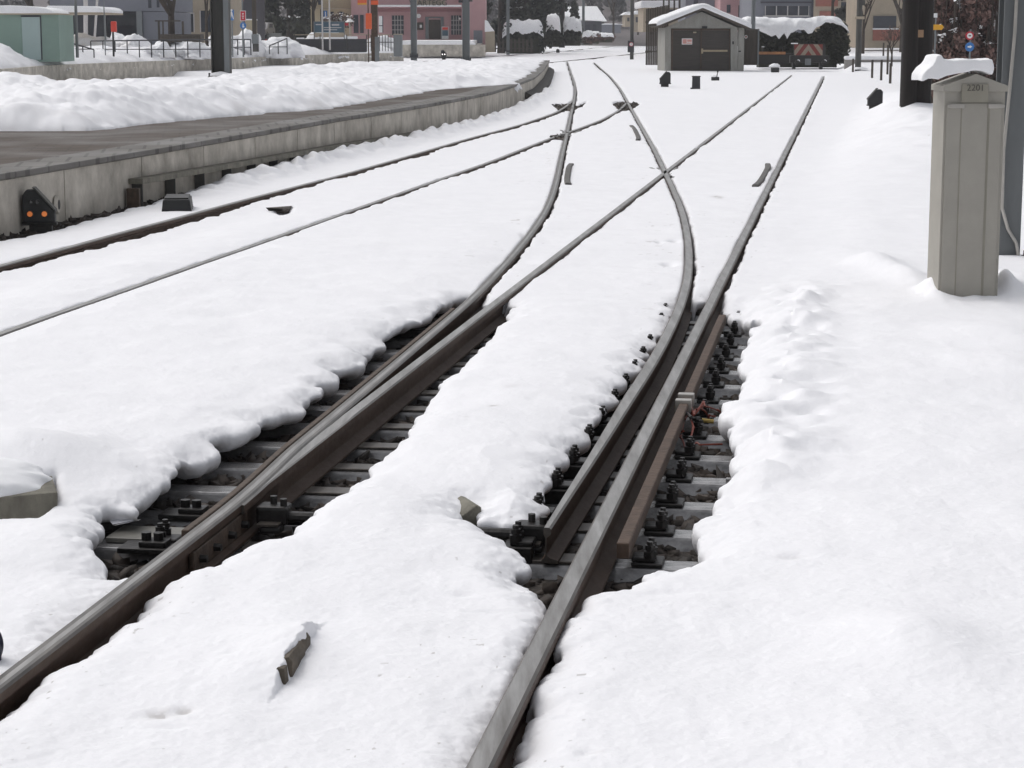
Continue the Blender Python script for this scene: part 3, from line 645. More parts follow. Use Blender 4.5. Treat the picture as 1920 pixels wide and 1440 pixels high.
# broken wood piece
c = Vector(G(548, 1242, 0)); pd = Vector(G(600, 1176)) - Vector(G(503, 1302)); t = T('broken_plank', 'broken dark plank sticking out of the snow between the rails', 'plank', (c.x, c.y, -.01), None, -math.atan2(pd.x, pd.y))
b = MB(); b.prism([(-.02, -.05), (.018, -.05), (.02, .036), (.008, .052), (-.02, .045)], -.08, .095); b.build('board', 'plank_wood', t, bevel=.003)
b = MB(); b.prism([(-.02, -.05), (.014, -.05), (.015, .034), (.004, .05), (-.02, .04)], .108, .19); b.build('splinter', 'plank_wood', t, bevel=.003)
b = MB(); b.box(-.02, .016, -.15, -.10, -.05, .036, taper=.006); b.build('splinter', 'plank_wood', t, bevel=.003)
# black box beside the platform rail and the flat stone
c = Vector(G(331, 400, -.05)); t = T('track_box', 'black tapered box beside the rail near the platform wall', 'track box', (c.x, c.y, -.14), None, .12)
b = MB(); b.box(-.175, .175, -.0, .7, 0, .235, taper=.03); b.build('housing', 'black', t, bevel=.015)
b = MB(); b.box(-.13, .13, .08, .66, .237, .252); b.build('lid', 'iron', t, bevel=.006)
c = Vector(G(529, 391, -.04)); o = rocks('flat_stone', [(0, 0, 0)], .10); o.location = (c.x, c.y, -.045); o.scale = (1.1, 3.0, .5)
tag(o, 'flat brown stone showing through snow right of the platform rail', 'stone')

# ------------------------------------------------------------------ dwarf signals
def dwarf(label, loc, rz, lit, sc=1.0):
    t = T('dwarf_signal', label, 'signal', loc, 'low dwarf signals', rz); t.scale = (sc, sc, sc)
    b = MB(); b.prism([(-.155, 0), (.155, 0), (.155, .10), (-.03, .32), (-.115, .32), (-.155, .27)], -.07, .07); b.build('housing', 'black', t, bevel=.01)
    b = MB(); b.prism([(.165, .10), (.165, .125), (-.03, .345), (-.06, .345), (-.03, .325)], -.10, .075); b.build('hood', 'mast_dark', t, bevel=.004)
    b = MB(); b.box(-.10, .12, -.05, .05, -.22, 0); b.box(-.17, .17, -.06, .06, -.03, 0); b.build('foot', 'iron', t, bevel=.008)
    for x, z, m in ((-.085, .085, lit), (.055, .085, lit), (-.07, .2, 'lens'), (-.01, .2, 'lens')):
        r = .027 if z < .1 else .02
        b = MB(); b.tube((x, -.071, z), (x, -.085, z), r + .008, r + .008, 16); k = b.build('lens_ring', 'iron', t)
        b = MB(); b.tube((x, -.085, z), (x, -.092, z), r, r * .7, 16); b.build('lamp', m, t, smooth=True)
    return t
c = Vector(G(76, 452, -.15)); dwarf('black dwarf signal with two lit amber lamps against the platform wall', (c.x, c.y, .04), .12, 'amber')
c = Vector(G(1247, 163, -.02)); dwarf('dark dwarf signal in the snow in front of the shed door, seen from behind', (c.x, c.y, .12), math.pi, 'lens', 1.25)
c = Vector(G(1640, 207, .1)); dwarf('black dwarf signal half sunk in snow near the dark wooden pole', (c.x, c.y, .24), math.pi, 'lens', 1.1)
c = W(832, 106, 150); dwarf('small far dwarf signal with two white lamps before the terrace wall', (c.x, c.y, c.z + .05), .1, 'lamp_white', 1.25)
c = Vector(G(1305, 167)); t = T('lantern_box', 'dark gray square signal box standing in snow before the shed', 'signal box', c)
b = MB(); b.box(-.14, .14, -.1, .1, -.05, .42, taper=.008); b.build('housing', 'dark_metal', t, bevel=.015); b = MB(); b.box(-.15, .15, -.12, .11, .42, .45); b.build('lid', 'iron', t, bevel=.006)
b = MB(); b.box(-.19, -.14, -.06, .06, -.02, .05); b.build('bracket', 'iron', t)
c = Vector(G(1341, 150)); t = T('point_lever', 'small snow-topped point lever before the shed, right of the signal box', 'point lever', c)
b = MB(); b.box(-.16, .16, -.12, .12, -.03, .13); b.build('housing', 'black', t, bevel=.03); b = MB(); b.tube((.06, 0, .1), (.1, 0, .33), .02, .016); b.tube((.1, 0, .31), (.1, 0, .38), .035, .03); b.build('handle', 'iron', t)
lump('snow_cover', (-.06, 0, .12), .12, .12, .09, parent=t, seed=5)
c = W(1046, 97, 215); t = T('trackside_marker', 'tiny dark marker on the snow beside the farthest rail', 'marker', c); b = MB(); b.prism([(-.18, -.1), (.18, -.1), (.18, .2), (-.05, .3), (-.18, .2)], -.1, .1); b.build('housing', 'black', t, bevel=.02)

# ------------------------------------------------------------------ platform: wall panels, coping, deck, snow bank
PZ = .55
t = T('platform', 'concrete island platform with a paved edge curving away on the left', 'platform', (0, 0, 0))
ysp = [E0]
while ysp[-1] < E1 - 1: ysp.append(ysp[-1] + 2.35)
ysp[-1] = E1
b = MB()
for a, c2 in zip(ysp[:-1], ysp[1:]):
    n = 5; ys = np.linspace(a + .012, c2 - .012, n)
    b.sweep(lambda i: [(-.14, PZ - .072), (-.0, PZ - .072), (0.0, -.4), (-.14, -.4)], [(float(edge(v)), float(v), 0) for v in ys], [0] * 4)
b.build('wall', 'wall_conc', t)
ys = np.linspace(E0, E1, 160)
b = MB(); b.sweep(lambda i: [(-.55, PZ), (.045, PZ), (.05, PZ - .01), (.05, PZ - .05), (.028, PZ - .069), (-.55, PZ - .069)], [(float(edge(v)), float(v), 0) for v in ys], [0] * 6); b.build('coping', 'coping_dark', t) if 'coping_dark' in M else None
M['coping_dark'] = mat('coping_dark', C(104, 101, 98), .5, var=.3, scale=2.5, stretch=(.5, 5, 1), bump=.3, bscale=18)
b.build('coping', 'edge_stones', t)
back = [(-16, 12), (-13.2, 22), (-11.2, 32), (-9.7, 39), (-8.6, 47), (-7.2, 71), (-6.0, 82), (-3.7, 92), (-1.5, 104), (1.0, 113)]
bx = np.array([p[0] for p in back]); by = np.array([p[1] for p in back])
def backx(Y): return np.interp(Y, by, bx)
b = MB()
for a, c2 in zip(ys[:-1], ys[1:]):
    b.quad((float(backx(a)), a, PZ - .004), (float(edge(a)) - .52, a, PZ - .004), (float(edge(c2)) - .52, c2, PZ - .004), (float(backx(c2)), c2, PZ - .004))
b.build('deck', 'pavers', t)
b = MB(); b.sweep(lambda i: [(-.15, PZ - .01), (0, PZ - .01), (0, -.4), (-.15, -.4)], [(float(backx(v)), float(v), 0) for v in ys], [0] * 4); b.build('back_wall', 'wall_conc', t)
# dark stepped ramp at the far end of the platform
b = MB(); ya, yb = G(985, 187)[1], G(1032, 125)[1]; yv = np.linspace(ya, min(yb, E1), 24)
b.sweep(lambda i: [(.02, .22), (.26, .10), (.34, -.2), (.02, -.2)], [(float(edge(v)), float(v), 0) for v in yv], [0] * 4)
M['rubber'] = mat('rubber', C(66, 62, 58), .8, var=.35, scale=3, bump=.3); b.build('end_apron', 'rubber', t)
# cable duct on brackets
t = T('cable_duct', 'gray concrete cable duct on brackets along the platform wall', 'cable duct', (0, 0, 0))
ya, yb = G(288, 345, .2)[1], G(800, 235, .05)[1]; yv = np.linspace(ya, yb, 40)
def dz(v): return .26 - .012 * (v - ya)
b = MB(); b.sweep(lambda i: [(.0, dz(yv[i])), (.17, dz(yv[i])), (.17, dz(yv[i]) - .06), (.0, dz(yv[i]) - .06)], [(float(edge(v)) + .004, float(v), 0) for v in yv], [0] * 4); b.build('channel', 'concrete', t)
k = 0
for v in np.arange(ya + .1, ya + 9, 1.15):
    b = MB(); b.box(0, .12, -.016, .016, -.35, dz(v) - .065); o = b.build('bracket', 'wall_dark' if 'wall_dark' in M else 'mast_dark', t); o.location = (float(edge(v)) + .008, v, 0); k += 1
b = MB(); b.box(.0, .14, -.05, .05, -.3, .16); o = b.build('end_plate', 'rust_dark', t); o.location = (float(edge(ya)) + .008, ya - .12, 0)
# round outlet stain on the wall
c = Vector(G(115, 400, .05)); t = T('wall_outlet', 'round rust-stained drain outlet in the platform wall beside the amber signal', 'drain outlet', (float(edge(c.y)) + .002, c.y, .14), None, 0)
b = MB(); b.tube((0, 0, 0), (.03, 0, 0), .10, .085, 18); b.build('collar', 'wall_conc', t, smooth=True); b = MB(); b.tube((.02, 0, 0), (.034, 0, 0), .05, .05, 14); b.build('opening', 'black', t)

def snow_patch(name, poly_pts, base, H_, slope, xr, yr, nx, nyk, seed, lumps=.16, lsc=.9, dirtamt=.2, kind='structure', hfun=None):
    ysn = np.exp(np.arange(math.log(yr[0]), math.log(yr[1]), nyk)); us = np.linspace(xr[0], xr[1], nx)
    Xg = (ysn[:, None] * us[None, :]).ravel(); Yg = np.repeat(ysn[:, None], nx, 1).ravel()
    d = -polydist(Xg, Yg, poly_pts)
    d = d + .12 * fbm(Xg, Yg, .7, 3, seed)
    ln = fbm(Xg, Yg, lsc, 2, seed + 3) + .55 * (np.abs(fbm(Xg, Yg, lsc * .7, 3, seed + 5)) - .35) + .25 * fbm(Xg, Yg, .16, 2, seed + 9)
    Hh = H_ if hfun is None else hfun(Xg, Yg)
    s = np.clip(d / slope, 0, 1); prof = 1 - (1 - s) ** 2
    z = base + Hh * prof * (1 + .25 * fbm(Xg, Yg, 3.0, 2, seed + 7)) + lumps * ln * np.clip(d / (slope * .5), 0, 1)
    z = np.where(d > 0, np.maximum(z, base + .02 * np.clip(d, 0, .4)), base - .04 + d)
    z = np.maximum(z, base - .3)
    dirt = np.clip(.5 * fbm(Xg, Yg, .5, 3, seed + 11) - .15, 0, 1) * dirtamt * np.exp(-np.clip(d, 0, 9) / 1.2)
    i = (np.arange(len(ysn) - 1)[:, None] * nx + np.arange(nx - 1)[None, :]).ravel()
    Fq = np.stack([i, i + 1, i + 1 + nx, i + nx], 1)
    keep = (d[Fq] > -.05).any(1); Fq = Fq[keep]; u, inv = np.unique(Fq, return_inverse=True)
    V = np.stack([Xg, Yg, z], 1)[u]; Fq = inv.reshape(Fq.shape)
    o = npmesh(name, V, Fq, 'snow', True, np.clip(dirt[u], 0, 1)); tag(o, None, None, None, kind)
    return o
front = [G(x, y, PZ)[:2] for x, y in [(-250, 256), (-100, 250), (0, 246), (175, 245), (250, 236), (325, 228), (425, 219), (520, 211), (600, 206), (665, 196), (740, 183), (815, 169), (880, 163), (935, 160), (972, 157)]]
ed = [(float(edge(v)) - .24, v) for v in np.linspace(front[-1][1] + 1.5, E1 - .5, 14)]
bk = [(x + .25, y) for x, y in back[::-1] if y > 18]
def hb(x, y):
    dt = x - backx(y); nearb = np.exp(-((dt - .9) / .9) ** 2)
    g = 1 - sst(y, 75, 100)
    return (.2 + .22 * g + .2 * nearb * g) * (1 - .45 * sst(y, 36, 48)) - .05 * sst(y, 52, 66) * (1 - nearb)
snow_patch('snow_bank', front + ed + bk, PZ, .42, 1.3, (-.45, .06), (18, 116), 760, .0026, 31, .062, .5, .5, hfun=hb)

# ================================================================== the cabinet and the mast behind it
def text_mesh(body, size, depth=.004):
    cu = bpy.data.curves.new('lettering', 'FONT'); cu.body = body; cu.size = size; cu.extrude = depth; cu.align_x = 'CENTER'; cu.align_y = 'CENTER'
    ob = bpy.data.objects.new('lettering', cu); COL.objects.link(ob); bpy.context.view_layer.update()
    me = bpy.data.meshes.new_from_object(ob.evaluated_get(bpy.context.evaluated_depsgraph_get()))
    bpy.data.objects.remove(ob); bpy.data.curves.remove(cu); return me
def text(t, name, body, size, loc, m, depth=.004, sx=1):
    me = text_mesh(body, size, depth); me.materials.clear(); me.materials.append(M[m]); o = bpy.data.objects.new(name, me); COL.objects.link(o)
    o.parent = t; o.location = loc; o.rotation_euler = (math.radians(90), 0, 0); o.scale = (sx, 1, 1); return o
c0 = G(1818, 560, .02); CY = c0[1]
cl, cr = W(1771.5, 166, CY), W(1885.5, 166, CY); cx = (cl.x + cr.x) / 2; cw = (cr.x - cl.x) / 2
t = T('relay_cabinet', 'tall gray metal cabinet with a gabled top standing in the snow on the right', 'cabinet', (cx, CY, 0)); ze = W(1818, 158, CY).z; za = W(1818, 137, CY).z
b = MB(); b.box(-cw, cw, 0, .40, -.25, ze); b.build('body', 'cabinet', t, bevel=.006)
dp = MB(); dp.box(-cw * .92, cw * .90, -.012, -.001, -.2, ze - .13); door = dp.build('door', 'cabinet', t, bevel=.003)
for x in (-.22, .22, .24): 
    s_ = MB(); s_.box(x * cw * 2 - .0035, x * cw * 2 + .0035, -.0145, -.0125, -.2, ze - .14); s_.build('seam', 'cab_dark', door)
b = MB(); b.prism([(-cw - .012, ze - .05), (cw + .012, ze - .05), (cw + .012, ze - .01), (0, za - .005), (-cw - .012, ze - .01)], -.022, .42); b.build('roof', 'cabinet', t, bevel=.004)
b = MB(); b.box(-.10, .085, -.036, -.03, ze - .125, ze + .002); pl = b.build('number_plate', 'cab_dark', t, bevel=.002)
text(pl, 'number', '2201', .062, (-.005, -.037, ze - .025), 'letters', .002, 1.0)
for x in (-.125, .14):
    b = MB(); b.box(x - .05, x + .05, -.03, -.013, ze - .165, ze - .135); b.tube((x + (.055 if x > 0 else -.055), -.03, ze - .15), (x + (.055 if x > 0 else -.055), -.012, ze - .15), .012, .012, 10); b.build('latch', 'latch', t, bevel=.003)
# snow slab on the roof, slid to the left
def capxz(px, py): w = W(px, py, CY); return (w.x - cx, w.z)
pts = [capxz(*p) for p in [(1726, 153), (1740, 147), (1757, 149), (1775, 143), (1800, 137), (1822, 132), (1840, 134), (1858, 140), (1861, 128), (1859, 109), (1835, 112), (1812, 110), (1790, 113), (1768, 111), (1764, 102), (1754, 103), (1750, 114), (1746, 121), (1736, 129), (1728, 139)]]
b = MB(); b.prism(pts, -.05, .36); o = b.build('snow_slab', 'snow_cap', None, bevel=.016, smooth=True, segs=2, angle=0); o.location = (cx, CY, 0)
bm = bmesh.new(); bm.from_mesh(o.data); bmesh.ops.triangulate(bm, faces=bm.faces); bmesh.ops.subdivide_edges(bm, edges=[e for e in bm.edges if e.calc_length() > .06], cuts=3, use_grid_fill=True); bmesh.ops.triangulate(bm, faces=bm.faces); bmesh.ops.subdivide_edges(bm, edges=[e for e in bm.edges if e.calc_length() > .03], cuts=2)
bm.normal_update()
for v in bm.verts:
    n_ = float(fbm(np.array([v.co.x * 1.0 + v.co.y * .6]), np.array([v.co.z + v.co.y * .4]), .09, 3, 19)[0]); v.co += v.normal * (.005 * n_)
bm.to_mesh(o.data); bm.free(); o.data.shade_smooth()
tag(o, 'melting snow slab sliding off the top of the gray cabinet', 'snow')
# lattice of the catenary mast behind it
mb = G(1885, 490, 0.0); MY = mb[1]
t = T('catenary_mast', 'blue-gray steel mast on a flanged foot right behind the gray cabinet', 'mast', (W(1888, 490, MY).x, MY, 0), 'catenary masts', 0)
hw = (W(1911, 100, MY).x - W(1864, 100, MY).x) / 2
b = MB(); b.box(-hw, hw, -.012, .004, .0, 8); b.box(-hw, hw, .18, .2, 0, 8); b.box(-.008, .008, .004, .18, 0, 8); M['mast_blue'] = mat('mast_blue', C(104, 107, 108), .5, .2, var=.12, scale=4, stretch=(1, 1, .2)); b.build('post', 'mast_blue', t)
b = MB(); b.box(-.2, .22, -.16, .3, -.035, .0); b.build('foot_plate', 'dark_metal', t, bevel=.005)
b = MB(); b.box(-.26, .3, -.12, .35, -.4, -.04); b.build('footing', 'dark_conc' if 'dark_conc' in M else 'rubber', t, bevel=.01)
for x in (.13, .19):
    b = MB(); b.tube((x, -.08, 0), (x, -.08, .10), .016, .016, 8); b.tube((x, -.08, .02), (x, -.08, .06), .03, .03, 6); b.build('anchor_bolt', 'iron', t)
ct = [rel(t, W(x, y, MY - .05)) for x, y in [(1906, 0), (1903, 60), (1893, 170), (1882, 280), (1879, 390), (1890, 430), (1905, 455), (1911, 490), (1912, 530)]]
b = MB(); b.path(ct, .014, 8); o = b.build('ground_cable', 'latch', None, smooth=True); o.location = t.location; tag(o, 'pale cable hanging down the front of the blue-gray mast', 'cable')
# dark tree trunk and wooden pole to the right
PYD = 40
t = T('wooden_pole', 'very thick dark wooden pole with a small tan plate left of the gray cabinet', 'pole', W(1716, 200, PYD) - Vector((0, 0, .3)))
x0, x1 = rel(t, W(1685, 190, PYD)).x, rel(t, W(1744, 190, PYD)).x
for a, c2, r in ((0, 8.5, (x1 - x0) / 2),):
    b = MB(); n = 14
    for k in range(8): z = k * 1.2; b.tube((0, 0, z - .4), (0, 0, z + .8), r * (1 - .014 * k), r * (1 - .014 * (k + 1)), n)
    b.build('trunk', 'pole_wood', t, smooth=True, angle=60)
b = MB(); b.tube((x0 * .55, -.25, -.3), (x0 * .52, -.22, 8), .16, .13, 10); b.build('side_post', 'pole_wood', t, smooth=True, angle=60)
pbox(t, 'plate', mat('tan_plate', C(150, 122, 96), .8, var=.1), [(1709, 1726, 56, 70, -r - .03, -r - .01)])

# ================================================================== far things
def canopy_cards(name, m, clusters, n, size, parent=None, flat=0, seed=1, up=.0):
    r = np.random.default_rng(seed); cs = np.array(clusters, float); w = cs[:, 3] * cs[:, 4] * cs[:, 5]; w = np.maximum(w, 1e-4) ** .67; w /= w.sum()
    ci = r.choice(len(cs), n, p=w); d = r.normal(size=(n, 3)); d /= np.linalg.norm(d, axis=1)[:, None]; rad = r.random(n) ** .45
    P = cs[ci, :3] + d * rad[:, None] * cs[ci, 3:6]
    nn = r.normal(size=(n, 3)); nn[:, 2] += up * 3; nn /= np.linalg.norm(nn, axis=1)[:, None]
    a = np.cross(nn, r.normal(size=(n, 3))); a /= np.linalg.norm(a, axis=1)[:, None] + 1e-9; bb = np.cross(nn, a)
    s = size * (.5 + r.random(n))[:, None]; asp = (.45 + .5 * r.random(n))[:, None]
    V = np.stack([P - a * s, P + bb * s * asp, P + a * s, P - bb * s * asp], 1).reshape(-1, 3)
    o = npmesh(name, V, np.arange(4 * n).reshape(-1, 4), m, False); 
    if parent: o.parent = parent
    return o
M['conifer'] = mat('conifer', C(52, 54, 46), .9, var=.5, scale=.6, island=.6)
M['hedge_leaf'] = mat('hedge_leaf', C(50, 50, 38), .9, var=.5, scale=2, island=.6)
M['brown_twig'] = mat('brown_twig', C(104, 88, 80), .9, var=.4, scale=1, island=.6)
M['red_twig'] = mat('red_twig', C(98, 76, 70), .9, var=.5, scale=.7, island=.6)
M['gray_twig'] = mat('gray_twig', C(96, 92, 92), .95, var=.3, scale=.1, island=.5)
M['pink'] = mat('pink', C(188, 150, 152), .9, var=.08, scale=.6)
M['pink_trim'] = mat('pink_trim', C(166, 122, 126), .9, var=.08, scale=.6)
M['glass'] = mat('glass', C(60, 62, 70), .2, var=.25, scale=.8)
M['frame_white'] = mat('frame_white', C(190, 186, 184), .6, var=.06)
M['gray_wall'] = mat('gray_wall', C(118, 120, 128), .85, var=.1, scale=.4)
M['gray_dark'] = mat('gray_dark', C(66, 66, 74), .8, var=.2, scale=.5)
M['cream'] = mat('cream', C(184, 172, 146), .9, var=.1, scale=.5)
M['tan'] = mat('tan', C(168, 156, 138), .9, var=.12, scale=.6)
M['green_kiosk'] = mat('green_kiosk', C(128, 150, 140), .7, var=.07, scale=.8)
M['kiosk_door'] = mat('kiosk_door', C(160, 178, 176), .65, var=.06, scale=.8)
M['red'] = mat('red', C(206, 62, 46), .5, var=.08)
M['orange'] = mat('orange', C(214, 92, 48), .5, var=.06)
M['sign_blue'] = mat('sign_blue', C(52, 112, 176), .4, var=.05)
M['sign_white'] = mat('sign_white', C(222, 222, 222), .5, var=.04)
M['sign_red'] = mat('sign_red', C(182, 40, 56), .5, var=.05)
M['teal'] = mat('teal', C(66, 92, 108), .6, var=.2, scale=.8)
M['shed_wall'] = mat('shed_wall', C(152, 151, 146), .85, var=.06, scale=1.2, col2=C(136, 134, 127), stretch=(2, 2, .7), bump=.05)
M['shed_door'] = mat('shed_door', C(62, 57, 53), .8, var=.22, scale=2, stretch=(.6, 1, 8), bump=.2, bscale=20)
M['brick'] = mat('brick', C(150, 96, 84), .9, var=.15, scale=2)
M['orange_rust'] = mat('orange_rust', C(156, 108, 70), .8, var=.3, scale=4)
M['chev_red'] = mat('chev_red', C(116, 46, 40), .7, var=.2, scale=5)
M['chev_white'] = mat('chev_white', C(136, 124, 110), .7, var=.2, scale=5)
M['street'] = mat('street', C(150, 146, 142), .8, var=.12, scale=.5)
M['way_yellow'] = mat('way_yellow', C(214, 158, 40), .5, var=.06)

# ---- second platform beyond the trough
f2e = np.array([G(x, y, PZ)[:2] for x, y in [(-320, 152), (-160, 140), (0, 130), (100, 122), (250, 116), (440, 109), (552, 104), (695, 100), (757, 99)]])
def edge2(Y): return np.interp(Y, f2e[:, 1], f2e[:, 0])
t = T('platform', 'far concrete platform across the trough behind the big mast, deep in snow', 'platform', (0, 0, 0)); ys = np.linspace(f2e[0, 1], f2e[-1, 1], 44)
b = MB()
for a, c2 in zip(ys[:-1], ys[1:]): b.sweep(lambda i: [(-.2, PZ), (0, PZ), (0, -.3), (-.2, -.3)], [(float(edge2(v)), float(v), 0) for v in (a + .015, c2 - .015)], [0] * 4)
b.build('wall', 'wall_conc', t)
b = MB()
for a, c2 in zip(ys[:-1], ys[1:]): b.quad((float(edge2(a)) - 14, a, PZ - .02), (float(edge2(a)) - .1, a, PZ - .02), (float(edge2(c2)) - .1, c2, PZ - .02), (float(edge2(c2)) - 14, c2, PZ - .02))
b.build('deck', 'asphalt', t)
pf = [(float(edge2(v)) - .22, v) for v in ys] ; pk = [(float(edge2(v)) - 14, v) for v in ys[::-1]]
snow_patch('snow_bank', pf + pk, PZ, .55, 1.8, (-.62, -.03), (f2e[0, 1], f2e[-1, 1] + 2), 760, .003, 77, .12, 1.3, .3, hfun=lambda x, y: .86 - .34 * sst(y, 90, 100) + .08 * sst(y, 122, 138))
# dark trough floor
b = MB(); b.quad((-40, 40, -.012 - .15), (-8, 60, -.16), (-4, 140, -.16), (-30, 140, -.16))

# ---- big catenary masts on the platform
def mast(label, px0, px1, pyb, Y, m='mast_gray', z1=9, depth=None, group='catenary masts', foot=True, name='catenary_mast', kind='h'):
    t = T(name, label, 'mast', W((px0 + px1) / 2, pyb, Y), group); w = (W(px1, 0, Y).x - W(px0, 0, Y).x) / 2; d = depth or w * 1.6
    b = MB()
    if kind == 'h':
        b.box(-w, -w + .03, -d / 2, d / 2, -.3, z1); b.box(w - .03, w, -d / 2, d / 2, -.3, z1); b.box(-w + .03, w - .03, -.02, .02, -.3, z1)
    elif kind == 'r': 
        for k in range(6): b.tube((0, 0, -.3 + k * z1 / 6), (0, 0, -.3 + (k + 1) * z1 / 6), w * (1.05 - .03 * k), w * (1.02 - .03 * k), 12)
    else: b.box(-w, w, -d / 2, d / 2, -.3, z1)
    b.build('post', m, t, smooth=(kind == 'r'))
    if foot:
        b = MB(); b.box(-w * 1.35, w * 1.35, -d * .7, d * .7, -.05, .06); b.build('foot_plate', 'dark_metal', t, bevel=.01)
        for x in (-1.2, 1.2):
            b = MB(); b.tube((x * w, -d * .55, .05), (x * w, -d * .55, .16), .03, .03, 6); b.build('anchor_bolt', 'iron', t)
    return t
t = mast('massive dark gray steel mast rising from the snow bank on the near platform', 399, 433, 147, 60, 'mast_dark', depth=.55)
b = MB(); b.box(.12, .265, -.30, -.28, -.1, 9); b.build('flange', 'mast_gray', t)
lump('snow_cover', (0, -.30, .08), .3, .12, .12, parent=t, seed=8)
t = mast('dark brown post with an orange band and gray side plate on the near platform', 697, 709, 127, 83, 'rust_dark', depth=.28, foot=False, kind='b')
pbox(t, 'band', 'orange', [(696.5, 709.5, 1, 9, -.16, .16)]); pbox(t, 'side_plate', 'mast_gray', [(703, 711, 69, 122, -.19, -.15)])
t = mast('gray steel mast in front of the door side of the pink house terrace', 770.5, 782, 106, 112, 'mast_gray', depth=.4)
t = mast('gray steel mast right of the pink house door, with a dark bolted foot', 867, 881, 115, 104, 'mast_gray', depth=.42)
pbox(t, 'bracket', 'dark_metal', [(860, 868, 0, 5, -.3, .3), (879, 886, 0, 3, -.3, .3)])
lump('snow_cover', (-.3, -.3, .02), .3, .3, .1, parent=t, seed=9)
t = mast('slim gray mast before the snow-topped hedge right of the pink house', 949.5, 955.5, 96, 170, 'mast_gray', depth=.3)
t = mast('slim gray mast before the white-roofed house', 1091, 1096, 80, 260, 'mast_gray', depth=.35, foot=False)
t = mast('dark round pole with a small round sign left of the plank fence', 1181, 1188, 106, 165, 'mast_dark', kind='r', foot=False, name='signal_mast')
pbox(t, 'box', 'dark_metal', [(1177, 1189, 76, 98, -.35, -.12)], bevel=.02)
def disc(t, name, px, py, rpx, dy, m, n=18, depth=.03):
    p = rel(t, W(px, py, t.location.y)); r = (W(px + rpx, py, t.location.y).x - W(px, py, t.location.y).x)
    b = MB(); b.tube((p.x, dy, p.z), (p.x, dy - depth, p.z), r, r, n); return b.build(name, m, t)
disc(t, 'sign_plate', 1183, 83, 4, -.36, 'sign_red'); disc(t, 'sign_face', 1183, 83, 3, -.40, 'sign_white')
text(t, 'digit', '1', .25, tuple(rel(t, W(1183, 83, 165)) + Vector((0, -.45, 0))), 'letters', .005)
t = mast('dark round wooden pole between the snowy hedges', 1048, 1059, 84, 230, 'pole_wood', kind='r', foot=False, name='wooden_pole', group='wooden poles')
t = mast('thin gray pole rising behind the right eave of the shed', 1408, 1416, 60, 118, 'mast_gray', kind='r', foot=False, group='lamp posts', name='lamp_post')
t = mast('gray wooden pole with a snowy foot right of the hedge', 1603, 1614, 132, 105, 'mast_dark', kind='r', foot=False, name='wooden_pole', group='wooden poles')
lump('snow_cover', (0, -.1, .05), .5, .4, .12, parent=t, seed=12); pbox(t, 'transformer_box', 'mast_dark', [(1612, 1620, 0, 10, -.2, .2)]); pbox(t, 'cap_board', 'tan', [(1601, 1619, 31, 36, -.3, -.2)])
t = mast('slim blue-gray lamp post left of the white columns', 142, 147.5, 95, 92, 'mast_blue', kind='r', foot=False, name='lamp_post', group='lamp posts')
t = mast('thin lamp post in front of the end of the snow-covered canopy', 196.5, 198.5, 96, 100, 'mast_gray', kind='r', foot=False, name='lamp_post', group='lamp posts')
t = mast('dark square pole right of the blue and red road signs', 473.5, 481.5, 70, 120, 'wood_dark', kind='b', foot=False, name='wooden_pole', group='wooden poles')

# ---- green kiosk with snow on its flat roof
KY = 90
t = T('kiosk', 'pale green metal kiosk with a lighter door and thick snow on the roof', 'kiosk', W(50, 95, KY))
pbox(t, 'wall', 'green_kiosk', [(-30, 110, 27, 116, 0, 3)])
pbox(t, 'door', 'kiosk_door', [(41, 75, 32, 112, -.03, -.005)], bevel=.01)
pbox(t, 'jamb', 'gray_dark', [(75.5, 77.5, 29, 112, -.02, -.002), (40, 75, 29, 31.5, -.05, -.002)])
pbox(t, 'roof', 'tan', [(-35, 112, 25, 27.5, -.15, 3.2)])
b = MB(); pts = [(rel(t, W(x, y, KY)).x, rel(t, W(x, y, KY)).z) for x, y in [(-36, 25), (103, 25), (98, 20), (88, 16), (70, 13), (45, 11), (20, 10), (-20, 11), (-36, 14)]]
b.prism(pts, -.2, 3.1); b.build('snow_cover', 'snow_cap', t, bevel=.05, smooth=True, segs=3)
# ---- modern gray building with canopy and columns
BY = 135
t = T('modern_building', 'gray modern building with an overhanging upper floor and dark glazed ground floor', 'building', W(200, 80, BY))
pbox(t, 'upper_storey', 'gray_wall', [(95, 318, -140, 21, 0, 10)])
pbox(t, 'recess_wall', 'gray_dark', [(110, 258, 21, 80, 3.5, 4)])
pbox(t, 'glazing', 'glass', [(118, 180, 24, 70, 3.38, 3.46), (183, 256, 24, 48, 3.38, 3.46)])
pbox(t, 'side_wing', 'gray_wall', [(268, 318, 22, 82, -.0, 9)])
pbox(t, 'ground_wall', 'street', [(110, 262, 70, 84, 0, .4)])
pbox(t, 'window', 'glass', [(279, 285, -20, 15, -.03, -.005), (295, 300, -14, 14, -.03, -.005)])
pbox(t, 'column', 'mast_gray', [(257.5, 267.5, 21, 84, -.3, .1)])
def slantcol(label, x0, y0, x1, y1, wpx, Y=128):
    o = W(x1, y1, Y); t2 = T('column', label, 'column', o, 'white columns carrying the canopy'); a = rel(t2, W(x0, y0, Y)); r = (W(wpx, 0, Y).x - W(0, 0, Y).x) / 2
    b = MB(); b.tube(a, (0, 0, 0), r, r, 10); b.build('shaft', 'frame_white', t2, smooth=True); return t2
slantcol('thick upright white column under the canopy', 160, -60, 161, 80, 8); slantcol('slanting white column right of the upright one', 186, -60, 177, 80, 4.5)
CYD = 115
t = T('canopy', 'flat entrance canopy carrying a thick slab of snow', 'canopy', W(152, 27, CYD)); pbox(t, 'roof', 'tan', [(101, 206, 24, 27, -2, 4)])
